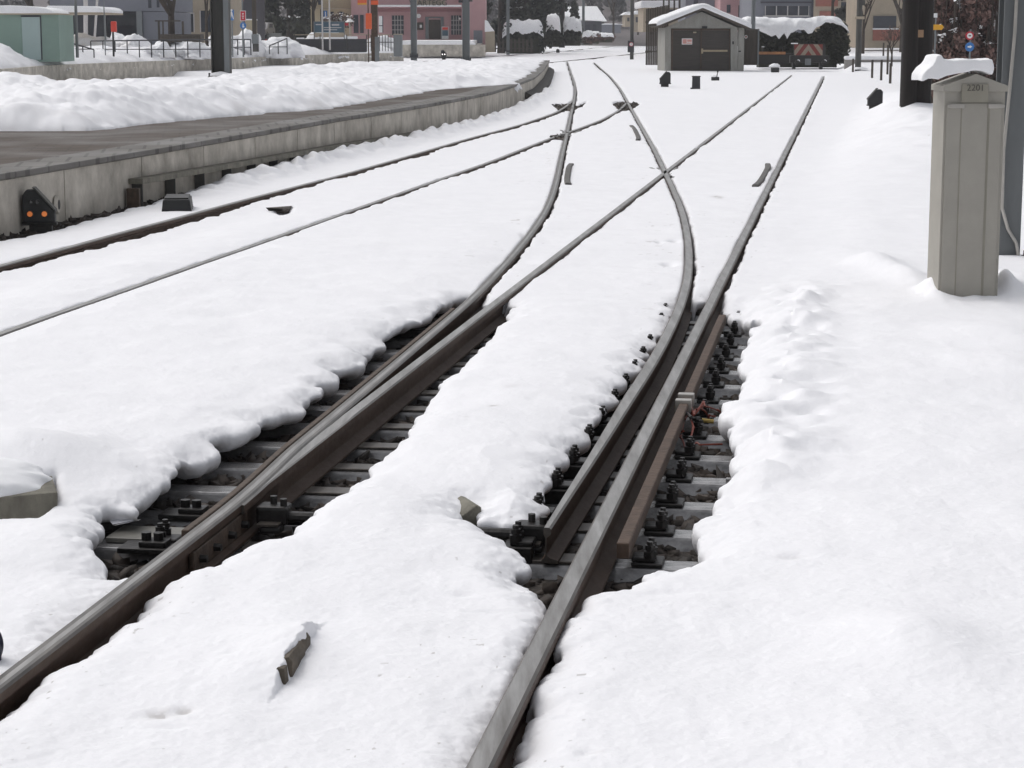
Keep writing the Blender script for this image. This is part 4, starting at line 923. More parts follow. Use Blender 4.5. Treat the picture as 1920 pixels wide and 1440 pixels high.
b = MB(); pts = [(rel(t, W(x, y, CYD)).x, rel(t, W(x, y, CYD)).z) for x, y in [(100, 24), (205, 24.5), (206, 20), (200, 15), (190, 12.5), (104, 11.5), (101, 15)]]; b.prism(pts, -2, 4); b.build('snow_cover', 'snow_cap', t, bevel=.06, smooth=True, segs=3)
pbox(t, 'post', 'mast_gray', [(103, 104.5, 27, 90, 1, 1.2), (176, 177.5, 27, 90, 3, 3.2)])
# ---- snow heaps and street beyond the fence
def heap(px0, px1, py0, py1, Y, d, seed, label='roadside snow heap'):
    a = W(px0, py1, Y); c2 = W(px1, py0, Y); n = max(3, int((px1 - px0) / 14)); bm = None
    o = lump('snow_bank', ((a.x + c2.x) / 2, Y, a.z), (c2.x - a.x) / 2, d, c2.z - a.z, seed=seed, m='snow_cap', flat=-.2, amp=.28); tag(o, None, None, None, 'structure'); return o
for i, q in enumerate([(110, 215, 70, 100, 118, 3), (200, 275, 66, 100, 122, 3), (265, 320, 82, 104, 108, 2), (320, 400, 78, 104, 112, 3), (425, 490, 65, 100, 125, 3), (380, 440, 72, 104, 120, 3), (-40, 130, 74, 100, 112, 2), (470, 560, 74, 102, 128, 3), (555, 700, 66, 100, 165, 2), (660, 760, 70, 104, 170, 2)]): heap(*q, i + 20)
b = MB(); b.quad((-160, 95, .55), (-22, 95, .55), (-30, 300, .9), (-200, 300, .9)); tag(b.build('street', 'snow_cap'), None, None, None, 'structure')
# ---- railing along the far platform
RY = 104
def railing(label, x0, x1, ytop0, ytop1, ybot, Y, nb, Y1=None):
    Y1 = Y1 or Y; t = T('railing', label, 'railing', W(x0, ybot, Y), 'black railings of the far platform')
    a, c2 = rel(t, W(x0, ytop0, Y)), rel(t, W(x1, ytop1, Y1)); b = MB(); b.tube(a, c2, .035, .035, 6); b.build('top_rail', 'dark_metal', t)
    a2 = a.copy(); a2.z = .12; c3 = c2.copy(); c3.z = rel(t, W(x1, ybot, Y1)).z + .12; b = MB(); b.tube(a2, c3, .025, .025, 6); b.build('bottom_rail', 'dark_metal', t)
    for k in range(nb):
        u = k / (nb - 1); p = a.lerp(c2, u); q = a2.lerp(c3, u); b = MB(); b.tube((p.x, p.y, q.z - .4), p, .032, .032, 6); b.build('post', 'dark_metal', t)
    return t
railing('black railing in front of the gray building and the caged tree', 170, 397, 77, 74, 97, RY, 11)
railing('short black railing behind the big dark mast', 433, 470, 74, 74, 93, 110, 4)
railing('sloping black handrail left of the red post box', 113, 176, 75, 93, 97, 98, 4)
railing('sloping handrail beside the dark car', 505, 538, 86, 72, 92, 118, 3)
# ---- red box on a dark post
t = T('post_box', 'small red box on a dark post behind the far platform snow', 'post box', W(213, 98, 101)); b = MB(); b.tube((0, 0, -.2), (0, 0, rel(t, W(213, 58, 101)).z), .05, .05, 8); b.build('post', 'black', t)
pbox(t, 'box', 'red', [(208.5, 218.5, 40, 60, -.16, .12)], bevel=.05)
# ---- caged tree and planter
t = T('planter', 'dark tree planter with a timber frame in front of the gray wall', 'planter', W(320, 95, 112)); pbox(t, 'trough', 'wood_dark', [(302, 378, 64, 79, -.5, .8)], bevel=.05)
pbox(t, 'leg', 'wood_dark', [(298, 301, 38, 94, -.4, -.2)]); pbox(t, 'leg', 'wood_dark', [(343, 346, 40, 94, -.4, -.2)]); pbox(t, 'leg', 'wood_dark', [(308, 311, 78, 95, .4, .6)]); pbox(t, 'leg', 'wood_dark', [(316, 319, 78, 95, -.3, -.1)]); pbox(t, 'top_beam', 'wood_dark', [(293, 340, 38, 40.5, -.4, -.2)]); pbox(t, 'slat', 'wood_dark', [(306, 308.5, 40, 64, -.35, -.25)])
def bare_tree(label, px, pyb, Y, h, spread, m='bark', seed=1, depth=5, r0=.16, twig=None, group=None, name='bare_tree', ntw=0, snow=0, lean=0):
    t = T(name, label, 'tree', W(px, pyb, Y), group); rr = random.Random(seed); b = MB(); tr = MB(); ends = []
    def grow(p, d, L, r, k, mb):
        q = p + d * L; mb.tube(p, q, r, r * .72, 7 if k < 2 else 4, cap=False); ends.append((q, k))
        if k >= depth: return
        for _ in range(3 if k else 4):
            nd = (d + Vector((rr.uniform(-1, 1), rr.uniform(-1, 1), rr.uniform(-.25, .7))) * spread).normalized(); grow(p + d * L * rr.uniform(.55, 1), nd, L * rr.uniform(.55, .82), r * .58, k + 1, b)
    grow(Vector((0, 0, -.3)), Vector((lean, 0, 1)).normalized(), h * .34, r0, 0, tr); tr.build('trunk', m, t, fix=False, smooth=True); b.build('branches', m, t, fix=False)
    if ntw:
        cl = [(q.x, q.y, q.z, h * .07, h * .07, h * .07) for q, k in ends if k >= 2]; canopy_cards('crown', twig or 'brown_twig', cl, ntw, h * .012, t, seed=seed)
    if snow:
        cl = [(q.x, q.y, q.z + .1, h * .05, h * .05, h * .02) for q, k in ends if k >= 2]; canopy_cards('snow_cover', 'snow_cap', cl, snow, h * .014, t, seed=seed + 5, up=1)
    return t
bare_tree('bare tree in the timber planter before the gray building', 322, 70, 112.3, 6.5, .75, seed=4, depth=5, r0=.2)
bare_tree('slim bare tree with snowy twigs left of the big dark mast', 388, 90, 118, 7, .5, seed=9, depth=4, r0=.10, snow=60)
bare_tree('leafless reddish tree between the kiosk roof and the gray building', 60, 70, 150, 12, .7, seed=14, depth=5, r0=.2, ntw=1500, twig='red_twig')
# ---- old house with windows between
HY2 = 150
t = T('plaster_house', 'cream plastered house with a tall white-framed window behind the bare trees', 'house', W(370, 82, HY2)); pbox(t, 'wall', 'tan', [(318, 425, -150, 82, 0, 9)])
w = pbox(t, 'window', 'glass', [(334, 364, 26, 60, -.05, -.01)]); pbox(t, 'frame', 'frame_white', [(333, 335, 25, 61, -.09, -.055), (347, 349, 25, 61, -.09, -.055), (334, 347, 38, 39.5, -.085, -.056), (333, 365, 24, 26, -.09, -.055), (363, 365, 25, 61, -.09, -.055)], parent=w)
w = pbox(t, 'window', 'glass', [(376, 396, 20, 60, -.05, -.01)]); pbox(t, 'frame', 'frame_white', [(375, 377, 20, 61, -.09, -.055), (385, 387, 20, 61, -.09, -.055), (395, 397, 20, 61, -.09, -.055)], parent=w)
# ---- road signs
t = T('road_sign', 'blue square pedestrian sign half hidden behind the big dark mast', 'sign', W(436, 95, 100), 'road signs'); b = MB(); b.tube((0, .03, -.3), (0, .03, rel(t, W(436, 18, 100)).z), .035, .035, 8); b.build('post', 'mast_gray', t)
pbox(t, 'plate', 'sign_blue', [(428, 439, 18, 38, -.03, 0)], bevel=.01); 
b = MB(); p = rel(t, W(433.5, 28, 100)); b.prism([(p.x - .08, p.z - .2), (p.x - .02, p.z - .2), (p.x + .03, p.z), (p.x + .09, p.z - .2), (p.x + .13, p.z - .2), (p.x + .05, p.z + .16), (p.x - .02, p.z + .16), (p.x - .10, p.z - .02)], -.04, -.031); b.tube((p.x + .02, -.031, p.z + .22), (p.x + .02, -.04, p.z + .22), .05, .05, 10); b.build('walking_figure', 'sign_white', t)
t = T('road_sign', 'post with a red square sign above a blue round sign', 'sign', W(456, 95, 100), 'road signs'); b = MB(); b.tube((0, .03, -.3), (0, .03, rel(t, W(457, -20, 100)).z), .04, .04, 8); b.build('post', 'mast_gray', t)
pbox(t, 'plate', 'sign_white', [(450.5, 461.5, 20, 39.5, -.03, 0)]); pbox(t, 'red_field', 'sign_red', [(451.5, 460.5, 21, 38.5, -.04, -.031)]); pbox(t, 'mark', 'sign_white', [(454.5, 457.5, 25, 27, -.05, -.041), (454, 458, 29.5, 31, -.05, -.041), (455, 457, 33, 35, -.05, -.041)])
disc(t, 'round_plate', 456, 48, 6, 0, 'sign_blue'); p = rel(t, W(456, 48, 100)); b = MB(); b.box(p.x - .03, p.x + .03, -.04, -.031, p.z - .09, p.z + .02); b.tube((p.x, -.031, p.z + .06), (p.x, -.04, p.z + .06), .03, .03, 8); b.box(p.x + .03, p.x + .06, -.04, -.031, p.z - .08, p.z - .03); b.build('walking_figure', 'sign_white', t)
t = T('shop_sign', 'dark building front with orange-red lettered bands behind the road signs', 'shop front', W(450, 80, 170)); pbox(t, 'wall', 'gray_dark', [(400, 475, -120, 76, 0, 8)]); pbox(t, 'band', 'brick', [(440, 458, 0, 2.5, -.1, -.01), (440, 456, 8, 13, -.1, -.01)])
t = T('small_hut', 'low cream hut with snow on its roof behind the dark square pole', 'hut', W(467, 68, 140)); pbox(t, 'wall', 'cream', [(460, 475, 38, 62, 0, 2)]); pbox(t, 'snow_cover', 'snow_cap', [(459, 476, 35.5, 38, -.1, 2.1)], bevel=.04); pbox(t, 'base_wall', 'gray_dark', [(460, 475, 62, 70, -.05, 2)])
t = T('ticket_machine', 'gray pillar-shaped box at the foot of the dark square pole', 'ticket machine', W(477, 97, 106)); pbox(t, 'housing', 'mast_gray', [(472, 484, 64, 82, -.2, .2)], bevel=.03); pbox(t, 'pedestal', 'mast_dark', [(473.5, 484, 82, 97, -.17, .18)], bevel=.02)
# ---- cars on the far street
def car(label, px, pyb, Y, paint, lit, rz=0, group='cars on the far street'):
    t = T('parked_car' if not lit else 'car', label, 'car', W(px, pyb, Y), group, rz); L, w = 2.1, .86
    b = MB(); prof = [(-L, .32), (-L, .78), (-L * .55, .9), (-L * .28, 1.38), (L * .52, 1.42), (L * .85, .98), (L, .9), (L, .32)]
    k = len(b.v)
    b.prism(prof, -w, w); b.v = [(y, x, z) for x, y, z in b.v]; b.build('body', paint, t, bevel=.09)
    b = MB(); b.v += [(-w * .78, -L * .53, .93), (w * .78, -L * .53, .93), (w * .68, -L * .31, 1.33), (-w * .68, -L * .31, 1.33)]; b.v = [(x, y - .035, z + .02) for x, y, z in b.v]; b.f.append((0, 1, 2, 3)); b.m.append(0); b.v += [(x, y + .03, z - .02) for x, y, z in b.v]; b.f.append((7, 6, 5, 4)); b.m.append(0); b.build('windscreen', 'glass', t)
    for s in (-1, 1):
        b = MB(); b.box(s * w - .01, s * w + .01, -L * .25, L * .45, .95, 1.3); b.build('side_window', 'glass', t)
        for yy in (-L * .62, L * .6):
            b = MB(); b.tube((s * w * 1.01, yy, .31), (s * w * .8, yy, .31), .31, .31, 16); wl = b.build('wheel', 'black', t, smooth=True); b = MB(); b.tube((s * w * 1.02, yy, .31), (s * w * .9, yy, .31), .18, .18, 12); b.build('rim', 'mast_gray', wl)
        b = MB(); b.tube((s * .62, -L - .0, .66), (s * .62, -L - .04, .66), .13, .12, 12); b.build('headlight', 'lamp_white' if lit else 'latch', t); b = MB(); b.box(s * .66 - .12, s * .66 + .12, L - .03, L + .03, .68, .86); b.build('tail_light', 'sign_red', t)
    b = MB(); b.box(-.25, .25, -L - .03, -L, .42, .53); b.build('licence_plate', 'sign_white', t)
    return t
M['paint_gray'] = mat('paint_gray', C(120, 118, 120), .35, .3, var=.05); M['paint_dark'] = mat('paint_dark', C(56, 60, 60), .35, .3, var=.08)
car('gray car with two white headlights on behind the dark square pole', 490, 72, 190, 'paint_gray', True, -.1)
t = car('dark car seen from behind, left of the black board fence', 510, 92, 190, 'paint_dark', False, math.pi + .15)
# ---- wall fence with coping, billboard, bins
FY = 140
t = T('board_fence', 'long dark board fence with snow along its top behind the far platform', 'fence', W(620, 98, FY)); pbox(t, 'board_panel', 'dark_metal', [(552, 686, 73, 98, 0, .15)]); pbox(t, 'top_rail', 'tan', [(550, 735, 64.5, 66, -.05, .2)]); pbox(t, 'snow_cover', 'snow_cap', [(595, 606, 69, 73, -.05, .2), (620, 644, 69.5, 73, -.05, .2), (646, 670, 68, 73, -.05, .2), (555, 570, 70.5, 73, -.05, .2)], bevel=.06)
for x in (552, 600, 650, 687): pbox(t, 'post', 'mast_dark', [(x - .8, x + .8, 65, 97, -.08, -.01)])
t = T('bar_fence', 'short see-through bar fence beside the gray pillar', 'fence', W(712, 95, 140)); pbox(t, 'rail', 'mast_dark', [(686, 738, 78.5, 80, 0, .08)]); pbox(t, 'rail', 'mast_dark', [(686, 738, 65, 66, 0, .08)])
for k in range(9): pbox(t, 'bar', 'mast_dark', [(689 + k * 5.4, 690.2 + k * 5.4, 66, 96, .01, .06)])
t = T('gray_pillar', 'square gray pillar at the end of the bar fence', 'pillar', W(745, 106, 132)); pbox(t, 'shaft', 'mast_gray', [(737.5, 753, 65, 106, 0, 1)], bevel=.02); pbox(t, 'cap', 'tan', [(737, 753.5, 63.5, 65, -.05, 1.05)])
t = T('billboard', 'dark teal billboard with pale lettering panel on two white posts', 'billboard', W(617, 80, 150)); pbox(t, 'panel', 'teal', [(589, 645, 41, 61, 0, .2)]); pbox(t, 'frame', 'mast_gray', [(588, 646, 40, 41.5, -.05, .22), (588, 589.5, 41, 80, -.05, .22), (644.5, 646, 41, 80, -.05, .22)])
pbox(t, 'lower_panel', 'tan', [(590, 644, 61.5, 70, 0, .15)]); pbox(t, 'text_line', 'frame_white', [(622, 636, 45, 48, -.03, -.003), (607, 640, 51, 52.5, -.03, -.003), (607, 632, 55, 56.5, -.03, -.003), (592, 603, 45, 47, -.03, -.003)])
for x, l in ((605, 'left'), (618.5, 'right')): 
    t = mast('slim white post in front of the ' + l + ' part of the teal billboard', x - 1.5, x + 1.5, 85, 138, 'frame_white', kind='r', foot=False, name='flag_pole', group='white flag poles')
t = T('info_sign', 'dark blue narrow sign on the cream house above the billboard', 'sign', W(611, 37, 185)); pbox(t, 'plate', 'sign_blue', [(607.5, 614, 20, 37, -.1, -.02)]); pbox(t, 'mark', 'sign_white', [(610, 611.5, 22, 34, -.14, -.101)])
# ---- cream house, then the pink house with its terrace
t = T('cream_house', 'cream house with a snowy balcony between the dark trees and the pink house', 'house', W(620, 75, 188)); pbox(t, 'wall', 'cream', [(583, 661, -150, 72, 0, 9)]); pbox(t, 'window', 'glass', [(597, 603, 0, 9, -.06, -.01), (603, 609, 20, 38, -.06, -.01), (620, 626, 22, 36, -.06, -.01), (636, 642, 22, 36, -.06, -.01)]); pbox(t, 'eave', 'tan', [(583, 661, 15, 17, -.8, -.01)]); pbox(t, 'downpipe', 'gray_dark', [(601, 602.2, 17, 72, -.1, -.02)])
t = T('garden_shrub', 'bare shrub dusted with snow in front of the cream house', 'shrub', W(635, 45, 182)); canopy_cards('branches', 'brown_twig', [(0, 0, .2, 1.5, .6, .8)], 500, .12, t, seed=3); canopy_cards('snow_cover', 'snow_cap', [(0, -.2, .5, 1.4, .5, .5)], 130, .1, t, seed=4, up=1)
PYK = 185
t = T('pink_house', 'pink restaurant house with barred white windows and its name over the snowy awning', 'house', W(785, 75, PYK))
pbox(t, 'wall', 'pink', [(659, 866, -150, 80, 0, 10), (866, 910, -150, 100, -1.2, 10)])
pbox(t, 'awning', 'pink_trim', [(700, 866, 13.5, 16, -1.3, -.01)]); pbox(t, 'snow_cover', 'snow_cap', [(699, 866, 9.5, 13.5, -1.4, -.01)], bevel=.08)
b = MB(); p = rel(t, W(805, 6, PYK)); text(t, 'sign_lettering', 'WARTEGG', .68, (rel(t, W(804, 0, PYK)).x, -1.35, rel(t, W(0, 6, PYK)).z), 'letters', .05, 1.0)
pbox(t, 'sign_board', 'tan', [(777, 836, 1, 11.5, -1.25, -1.18)])
for x0, x1 in ((735, 757), (846, 865)):
    w = pbox(t, 'window', 'glass', [(x0, x1, 29, 65, -.06, -.01)]); pbox(t, 'bars', 'frame_white', [(x0 + (x1 - x0) * k / 4 - .5, x0 + (x1 - x0) * k / 4 + .5, 29, 65, -.10, -.065) for k in range(1, 4)] + [(x0, x1, 29 + 9 * k - .5, 29 + 9 * k + .5, -.14, -.105) for k in range(1, 4)], parent=w)
w = pbox(t, 'window', 'glass', [(663, 672, 28, 62, -.06, -.01)]); w = pbox(t, 'window', 'glass', [(675, 682, 28, 62, -.06, -.01)])
d = pbox(t, 'door', 'wood_dark', [(804.5, 826, 37, 73, -.12, -.01)], bevel=.03); pbox(t, 'surround', 'pink_grey' if 'pink_grey' in M else 'mast_gray', [(797.5, 804, 34, 73, -.10, -.012), (826.5, 832, 34, 73, -.10, -.012), (797.5, 832, 31.5, 34, -.10, -.012)])
pbox(t, 'painted_awning_shade', 'pink_trim', [(700, 866, 16.5, 22, -.2, -.01)])  # darker pink strip painting in the shade below the awning
disc(t, 'lamp', 785.5, 30, 4, -.3, 'sign_white', depth=.4); disc(t, 'lamp', 862, 35, 2, -.3, 'sign_white', depth=.3)
t2 = T('menu_case', 'dark wooden menu case on the pink wall left of the door', 'menu case', W(788, 55, PYK - .3)); pbox(t2, 'case', 'wood_dark', [(782, 793.5, 42, 56, -.1, .25)]); pbox(t2, 'sheet', 'sign_white', [(787, 791, 46.5, 52, -.13, -.101)])
t2 = T('chalk_board', 'red-topped menu board standing right of the pink house door', 'menu board', W(835, 73, PYK - 1)); pbox(t2, 'board', 'sign_white', [(828, 841, 50, 73, -.05, .0)]); pbox(t2, 'header', 'red', [(829, 840, 51, 56, -.07, -.051)]); pbox(t2, 'chalk_panel', 'green_dark' if 'green_dark' in M else 'teal', [(829, 840, 56.5, 67, -.07, -.051)])
t2 = T('notice_board', 'white arrow-shaped notice right of the brown orange-banded post', 'notice', W(714, 62, 120)); pbox(t2, 'panel', 'sign_white', [(710.5, 717, 30, 61, -.05, 0)]); pbox(t2, 'frame', 'gray_dark', [(717, 718.5, 30, 61, -.06, .01), (710.5, 718.5, 47.5, 49, -.07, -.051)])
t2 = T('shutter_boxes', 'gray utility cupboards at the right corner of the pink house', 'utility cupboard', W(896, 82, PYK - 3)); pbox(t2, 'housing', 'mast_gray', [(888, 904.5, 57, 82, -.3, .4)]); pbox(t2, 'door', 'gray_wall', [(889, 893, 58, 81, -.34, -.305), (894, 898.5, 58, 81, -.34, -.305), (899.5, 904, 58, 81, -.34, -.305)])
t2 = T('terrace_wall', 'low concrete terrace wall topped with snow below the pink house', 'wall', W(820, 106, 165)); pbox(t2, 'wall', 'wall_conc', [(752, 910, 84, 106, 0, .3)]); pbox(t2, 'terrace_floor', 'street', [(752, 900, 83, 84, .31, 19)]); pbox(t2, 'snow_cover', 'snow_cap', [(752, 888, 76, 83.5, .3, 18), (752, 892, 80, 84, -.05, .3)], bevel=.12)
t2 = T('orange_box', 'bright orange box hung on a thin pole left of the brown post', 'orange box', W(691, 120, 82)); b = MB(); b.tube((0, .1, -.2), (0, .1, 6), .022, .022, 8); b.build('pole', 'rust_dark', t2); pbox(t2, 'box', 'orange', [(686, 697, 25, 54.5, -.12, .07)], bevel=.02)
t2 = T('post_sign', 'yellow and red post sign high on the pink house corner', 'sign', W(680, 8, 150)); pbox(t2, 'plate', 'orange', [(671, 688, -22, 6, -.1, .0)]); pbox(t2, 'edge_strip', 'way_yellow', [(671, 688, 6, 9, -.1, .0)])
t2 = T('parasol', 'small snow-topped parasol with a red skirt in front of the pink house', 'parasol', W(656, 68, 150)); b = MB(); b.tube((0, 0, -.2), (0, 0, 1.0), .03, .03, 6); b.build('stand', 'frame_white', t2); b = MB(); b.tube((0, 0, 1.0), (0, 0, 1.25), .35, .04, 12); b.build('shade', 'sign_white', t2); pbox(t2, 'skirt', 'sign_red', [(647, 653, 43, 48, -.1, .1)])
# ---- tan hut right of the pink house
t = T('tan_hut', 'narrow tan hut with a snowy sloping roof right of the pink house', 'hut', W(918, 98, 176)); pbox(t, 'wall', 'tan', [(910, 927, 58, 98, 0, 3)]); b = MB(); q = [(rel(t, W(x, y, 176)).x, rel(t, W(x, y, 176)).z) for x, y in [(909, 60), (927, 58.5), (919, 48), (914, 39), (909, 37)]]; b.prism(q, -.2, 3.2); b.build('snow_cover', 'snow_cap', t, bevel=.05)

# ---- conifers, hedges, garden fence in the middle
def conifer(label, px, pyb, Y, h, r, seed, snow=120, m='conifer', n=4200, group='dark conifers behind the station', low=.02):
    t = T('conifer', label, 'tree', W(px, pyb, Y), group); rr = random.Random(seed); b = MB(); b.tube((0, 0, -.4), (0, 0, h * .96), h * .022 + .08, .03, 8); b.build('trunk', 'bark', t)
    cl = []; sc = []
    for k in range(46):
        u = low + (1 - low) * (k + rr.random()) / 46; rad = r * (1 - u) ** .8; a = rr.uniform(0, 6.28); d = rad * rr.uniform(.35, .95); s = max(.25, rad * rr.uniform(.28, .5))
        cl.append((d * math.cos(a), d * math.sin(a), h * u, s, s, s * .55))
        if rr.random() < .7: sc.append((d * math.cos(a), d * math.sin(a) - .1, h * u + s * .38, s * .8, s * .8, s * .12))
    canopy_cards('crown', m, cl, n, .16 + h * .006, t, seed=seed)
    if snow and sc: canopy_cards('snow_cover', 'snow_cap', sc, snow, .14, t, seed=seed + 1, up=1)
    return t
for q in [('tall dark conifer directly right of the pink house', 940, 92, 205, 15, 3.6, 1, 260), ('dark conifer with clumps of snow left of the round wooden pole', 985, 90, 215, 16, 4.0, 2, 260), ('tall dark conifer behind the snow-topped hedge', 1012, 86, 232, 17, 3.2, 3, 160),
          ('dark conifer behind the parked gray car', 545, 78, 205, 16, 4.2, 4, 160), ('dark snow-flecked conifer left of the cream house', 572, 76, 212, 18, 4.2, 5, 160), ('gray-green conifer with snow flecks right of the dark square pole', 505, 76, 215, 15, 4.0, 6, 500), ('small dark conifer before the white roof', 1076, 62, 250, 3.6, 1.0, 7, 20), ('dark conifer at the right behind the brown bushes', 1660, 60, 190, 13, 3.6, 8, 120), ('dark conifer left of the very thick wooden pole', 1625, 40, 200, 13, 3.2, 9, 120)]: conifer(*q)
def hedge(label, px0, px1, pyt, pyb, Y, d, seed, m='hedge_leaf', snowh=.25, n=2600, cat='hedge', sz=.14, round_end=False, snow_n=0, drips=0):
    a, c2 = W(px0, pyb, Y), W(px1, pyt, Y); t = T('hedge', label, cat, ((a.x + c2.x) / 2, Y, a.z), 'clipped hedges'); w = (c2.x - a.x) / 2; h = c2.z - a.z; rr = random.Random(seed)
    cl = [(rr.uniform(-w * .93, w * .93), rr.uniform(-d, d) * .7, h * rr.uniform(.15, .82), w * .12 + .2, d * .4, h * .22) for _ in range(40)]
    b = MB(); b.box(-w * .85, w * .85, -d * .6, d * .6, -.1, h * .8, taper=.1); b.build('stems', 'hedge_leaf', t)
    canopy_cards('foliage', m, cl, n, sz, t, seed=seed)
    k = max(4, int(w / max(.5, h * .45)))
    if snowh:
        vs = []; nn = 60; nd = 14; u = np.linspace(-1, 1, nn); v = np.linspace(-1, 1, nd); U, Vv = np.meshgrid(u, v, indexing='ij')
        X = U * (w + .05); Yv = Vv * d * .95; n1 = .45 * fbm(X + seed * 9, Yv, .5, 3, seed)
        edge_ = (1 - U ** 6) * (1 - np.abs(Vv) ** 3); Z = h * .86 + (snowh * (.75 + .5 * n1)) * np.clip(edge_, 0, 1) ** .5 - .22 * h * np.abs(Vv) ** 2.5 * (1 + n1) - .15 * h * np.abs(U) ** 10
        i = (np.arange(nn - 1)[:, None] * nd + np.arange(nd - 1)[None, :]).ravel(); npmesh('snow_cover', np.stack([X.ravel(), Yv.ravel(), Z.ravel()], 1), np.stack([i, i + nd, i + nd + 1, i + 1], 1), 'snow_cap', True, parent=t)
    return t
hedge('dark clipped hedge with a thick snow top between two slim masts', 943, 1018, 42, 98, 185, 1.4, 31, snowh=.75, m='conifer')
hedge('low snowy hedge left of the round wooden pole', 1024, 1050, 40, 86, 205, 1.3, 32, snowh=1.1)
hedge('low hedge between the round pole and the slim mast, half white', 1056, 1090, 44, 84, 215, 1.3, 33, snowh=1.2)
hedge('round brown shrub topped with snow before the white-roofed house', 1092, 1112, 62, 82, 250, 1.2, 34, snowh=.5, m='red_twig'); hedge('second brown snow-topped shrub toward the street end', 1110, 1124, 62, 80, 262, 1.2, 35, snowh=.5, m='red_twig'); hedge('long low red-brown hedge toward the street end', 1120, 1150, 64, 78, 275, 1.2, 36, snowh=.4, m='red_twig')
t = T('garden_fence', 'gray garden fence slats below the dark conifers', 'fence', W(960, 98, 182), None); pbox(t, 'slat', 'wood_dark', [(926 + k * 7.6, 930 + k * 7.6, 72 + (k % 3), 98, 0, .08) for k in range(10)]); pbox(t, 'rail', 'wood_dark', [(925, 1000, 78, 80, .085, .14), (925, 1000, 90, 92, .085, .14)])
# ---- house with the white roof
WY = 300
t = T('roofed_house', 'small house under a bright snow-covered hipped roof in the distance', 'house', W(1100, 72, WY)); pbox(t, 'wall', 'gray_dark', [(1066, 1128, 40, 74, 0, 7)]); pbox(t, 'plinth', 'tan', [(1066, 1116, 58, 74, -.1, -.01)]); pbox(t, 'window', 'glass', [(1098, 1106, 46, 58, -.15, -.02), (1112, 1118, 46, 58, -.15, -.02)])
b = MB(); P = lambda x, y, dy: tuple(rel(t, W(x, y, WY)) + Vector((0, dy, 0)))
b.quad(P(1050, 36, -.8), P(1138, 40, -.8), P(1121, 11, 3.4), P(1058, 11, 3.4)); b.quad(P(1138, 40, -.8), P(1138, 40, 7.8), P(1121, 11, 3.6), P(1121, 11, 3.4)); b.quad(P(1138, 40, 7.8), P(1050, 36, 7.8), P(1058, 11, 3.6), P(1121, 11, 3.6)); b.quad(P(1050, 36, 7.8), P(1050, 36, -.8), P(1058, 11, 3.4), P(1058, 11, 3.6)); b.quad(P(1050, 36, -.8), P(1050, 36, 7.8), P(1138, 40, 7.8), P(1138, 40, -.8)); b.build('roof', 'snow_cap', t, bevel=.2)
# ---- more distant houses and the wooded slope closing the view
def far_house(label, px0, px1, pyt, pyb, Y, m, roof=None, wins=(), d=9):
    t = T('far_house', label, 'house', W((px0 + px1) / 2, pyb, Y), 'houses in the distance'); pbox(t, 'wall', m, [(px0, px1, pyt, pyb, 0, d)])
    if roof is not None:
        a, c2 = rel(t, W(px0, pyt, Y)), rel(t, W(px1, roof, Y)); mid = (a.x + c2.x) / 2; b = MB(); b.prism([(a.x - .5, a.z), (c2.x + .5, a.z), (mid + (c2.x - a.x) * .25, c2.z), (mid - (c2.x - a.x) * .25, c2.z)], -.5, d + .5); b.build('roof', 'snow_cap', t, bevel=.15)
    for w in wins: pbox(t, 'window', 'glass', [(*w, -.08, -.01)])
    return t
far_house('pale far house with two dark windows behind the signal mast', 1188, 1212, 27, 60, 330, 'tan', 20, [(1192, 1198, 32, 42), (1202, 1208, 32, 42)])
far_house('small pale house end left of the signal mast', 1172, 1186, 28, 50, 345, 'tan', 22, [(1176, 1180, 33, 40)])
far_house('long gray low building far down the street', 1126, 1164, 46, 62, 320, 'gray_wall', 44)
t = T('far_house', 'snow-roofed house showing behind the top of the plank fence', 'house', W(1245, 30, 190), 'houses in the distance'); pbox(t, 'wall', 'tan', [(1206, 1300, 14, 60, 0, 8)]); pbox(t, 'roof', 'snow_cap', [(1200, 1300, 1.5, 14.5, -.6, 9)], bevel=.15); pbox(t, 'window', 'glass', [(1250, 1262, 18, 40, -.06, -.01)])
far_house('pink upper storey behind the right roof slope of the shed', 1350, 1409, -120, 60, 175, 'pink', None, [(1362, 1369, 9, 24), (1384, 1398, 10, 32)], 8)
far_house('gray stuccoed house end behind the ridge of the shed', 1285, 1352, -120, 60, 180, 'gray_wall', None, [(1300, 1308, 0, 22), (1340, 1347, -5, 18)], 8)
t = T('ribbon_house', 'gray house with a row of four dark windows above the snowy hedge', 'house', W(1460, 60, 165), 'houses in the distance'); pbox(t, 'wall', 'gray_wall', [(1409, 1522, -120, 70, 0, 9)])
for x0, x1 in ((1435, 1454), (1456, 1475), (1477, 1495.5), (1497.5, 1515)):
    w = pbox(t, 'window', 'glass', [(x0, x1, 11.5, 29, -.05, -.01)]); pbox(t, 'frame', 'frame_white', [(x0 - 1.2, x0, 11, 29.5, -.12, -.055), (x1, x1 + 1.0, 11, 29.5, -.12, -.055), (x0 - .6, x1 + .6, 28.8, 30, -.115, -.06)], parent=w)
pbox(t, 'sill', 'frame_white', [(1430, 1518, 29.5, 31, -.3, -.01)]); pbox(t, 'lintel', 'gray_dark', [(1425, 1520, 3, 6, -.2, -.01)]); pbox(t, 'downpipe', 'gray_dark', [(1521, 1524, -60, 60, -.2, -.02)])
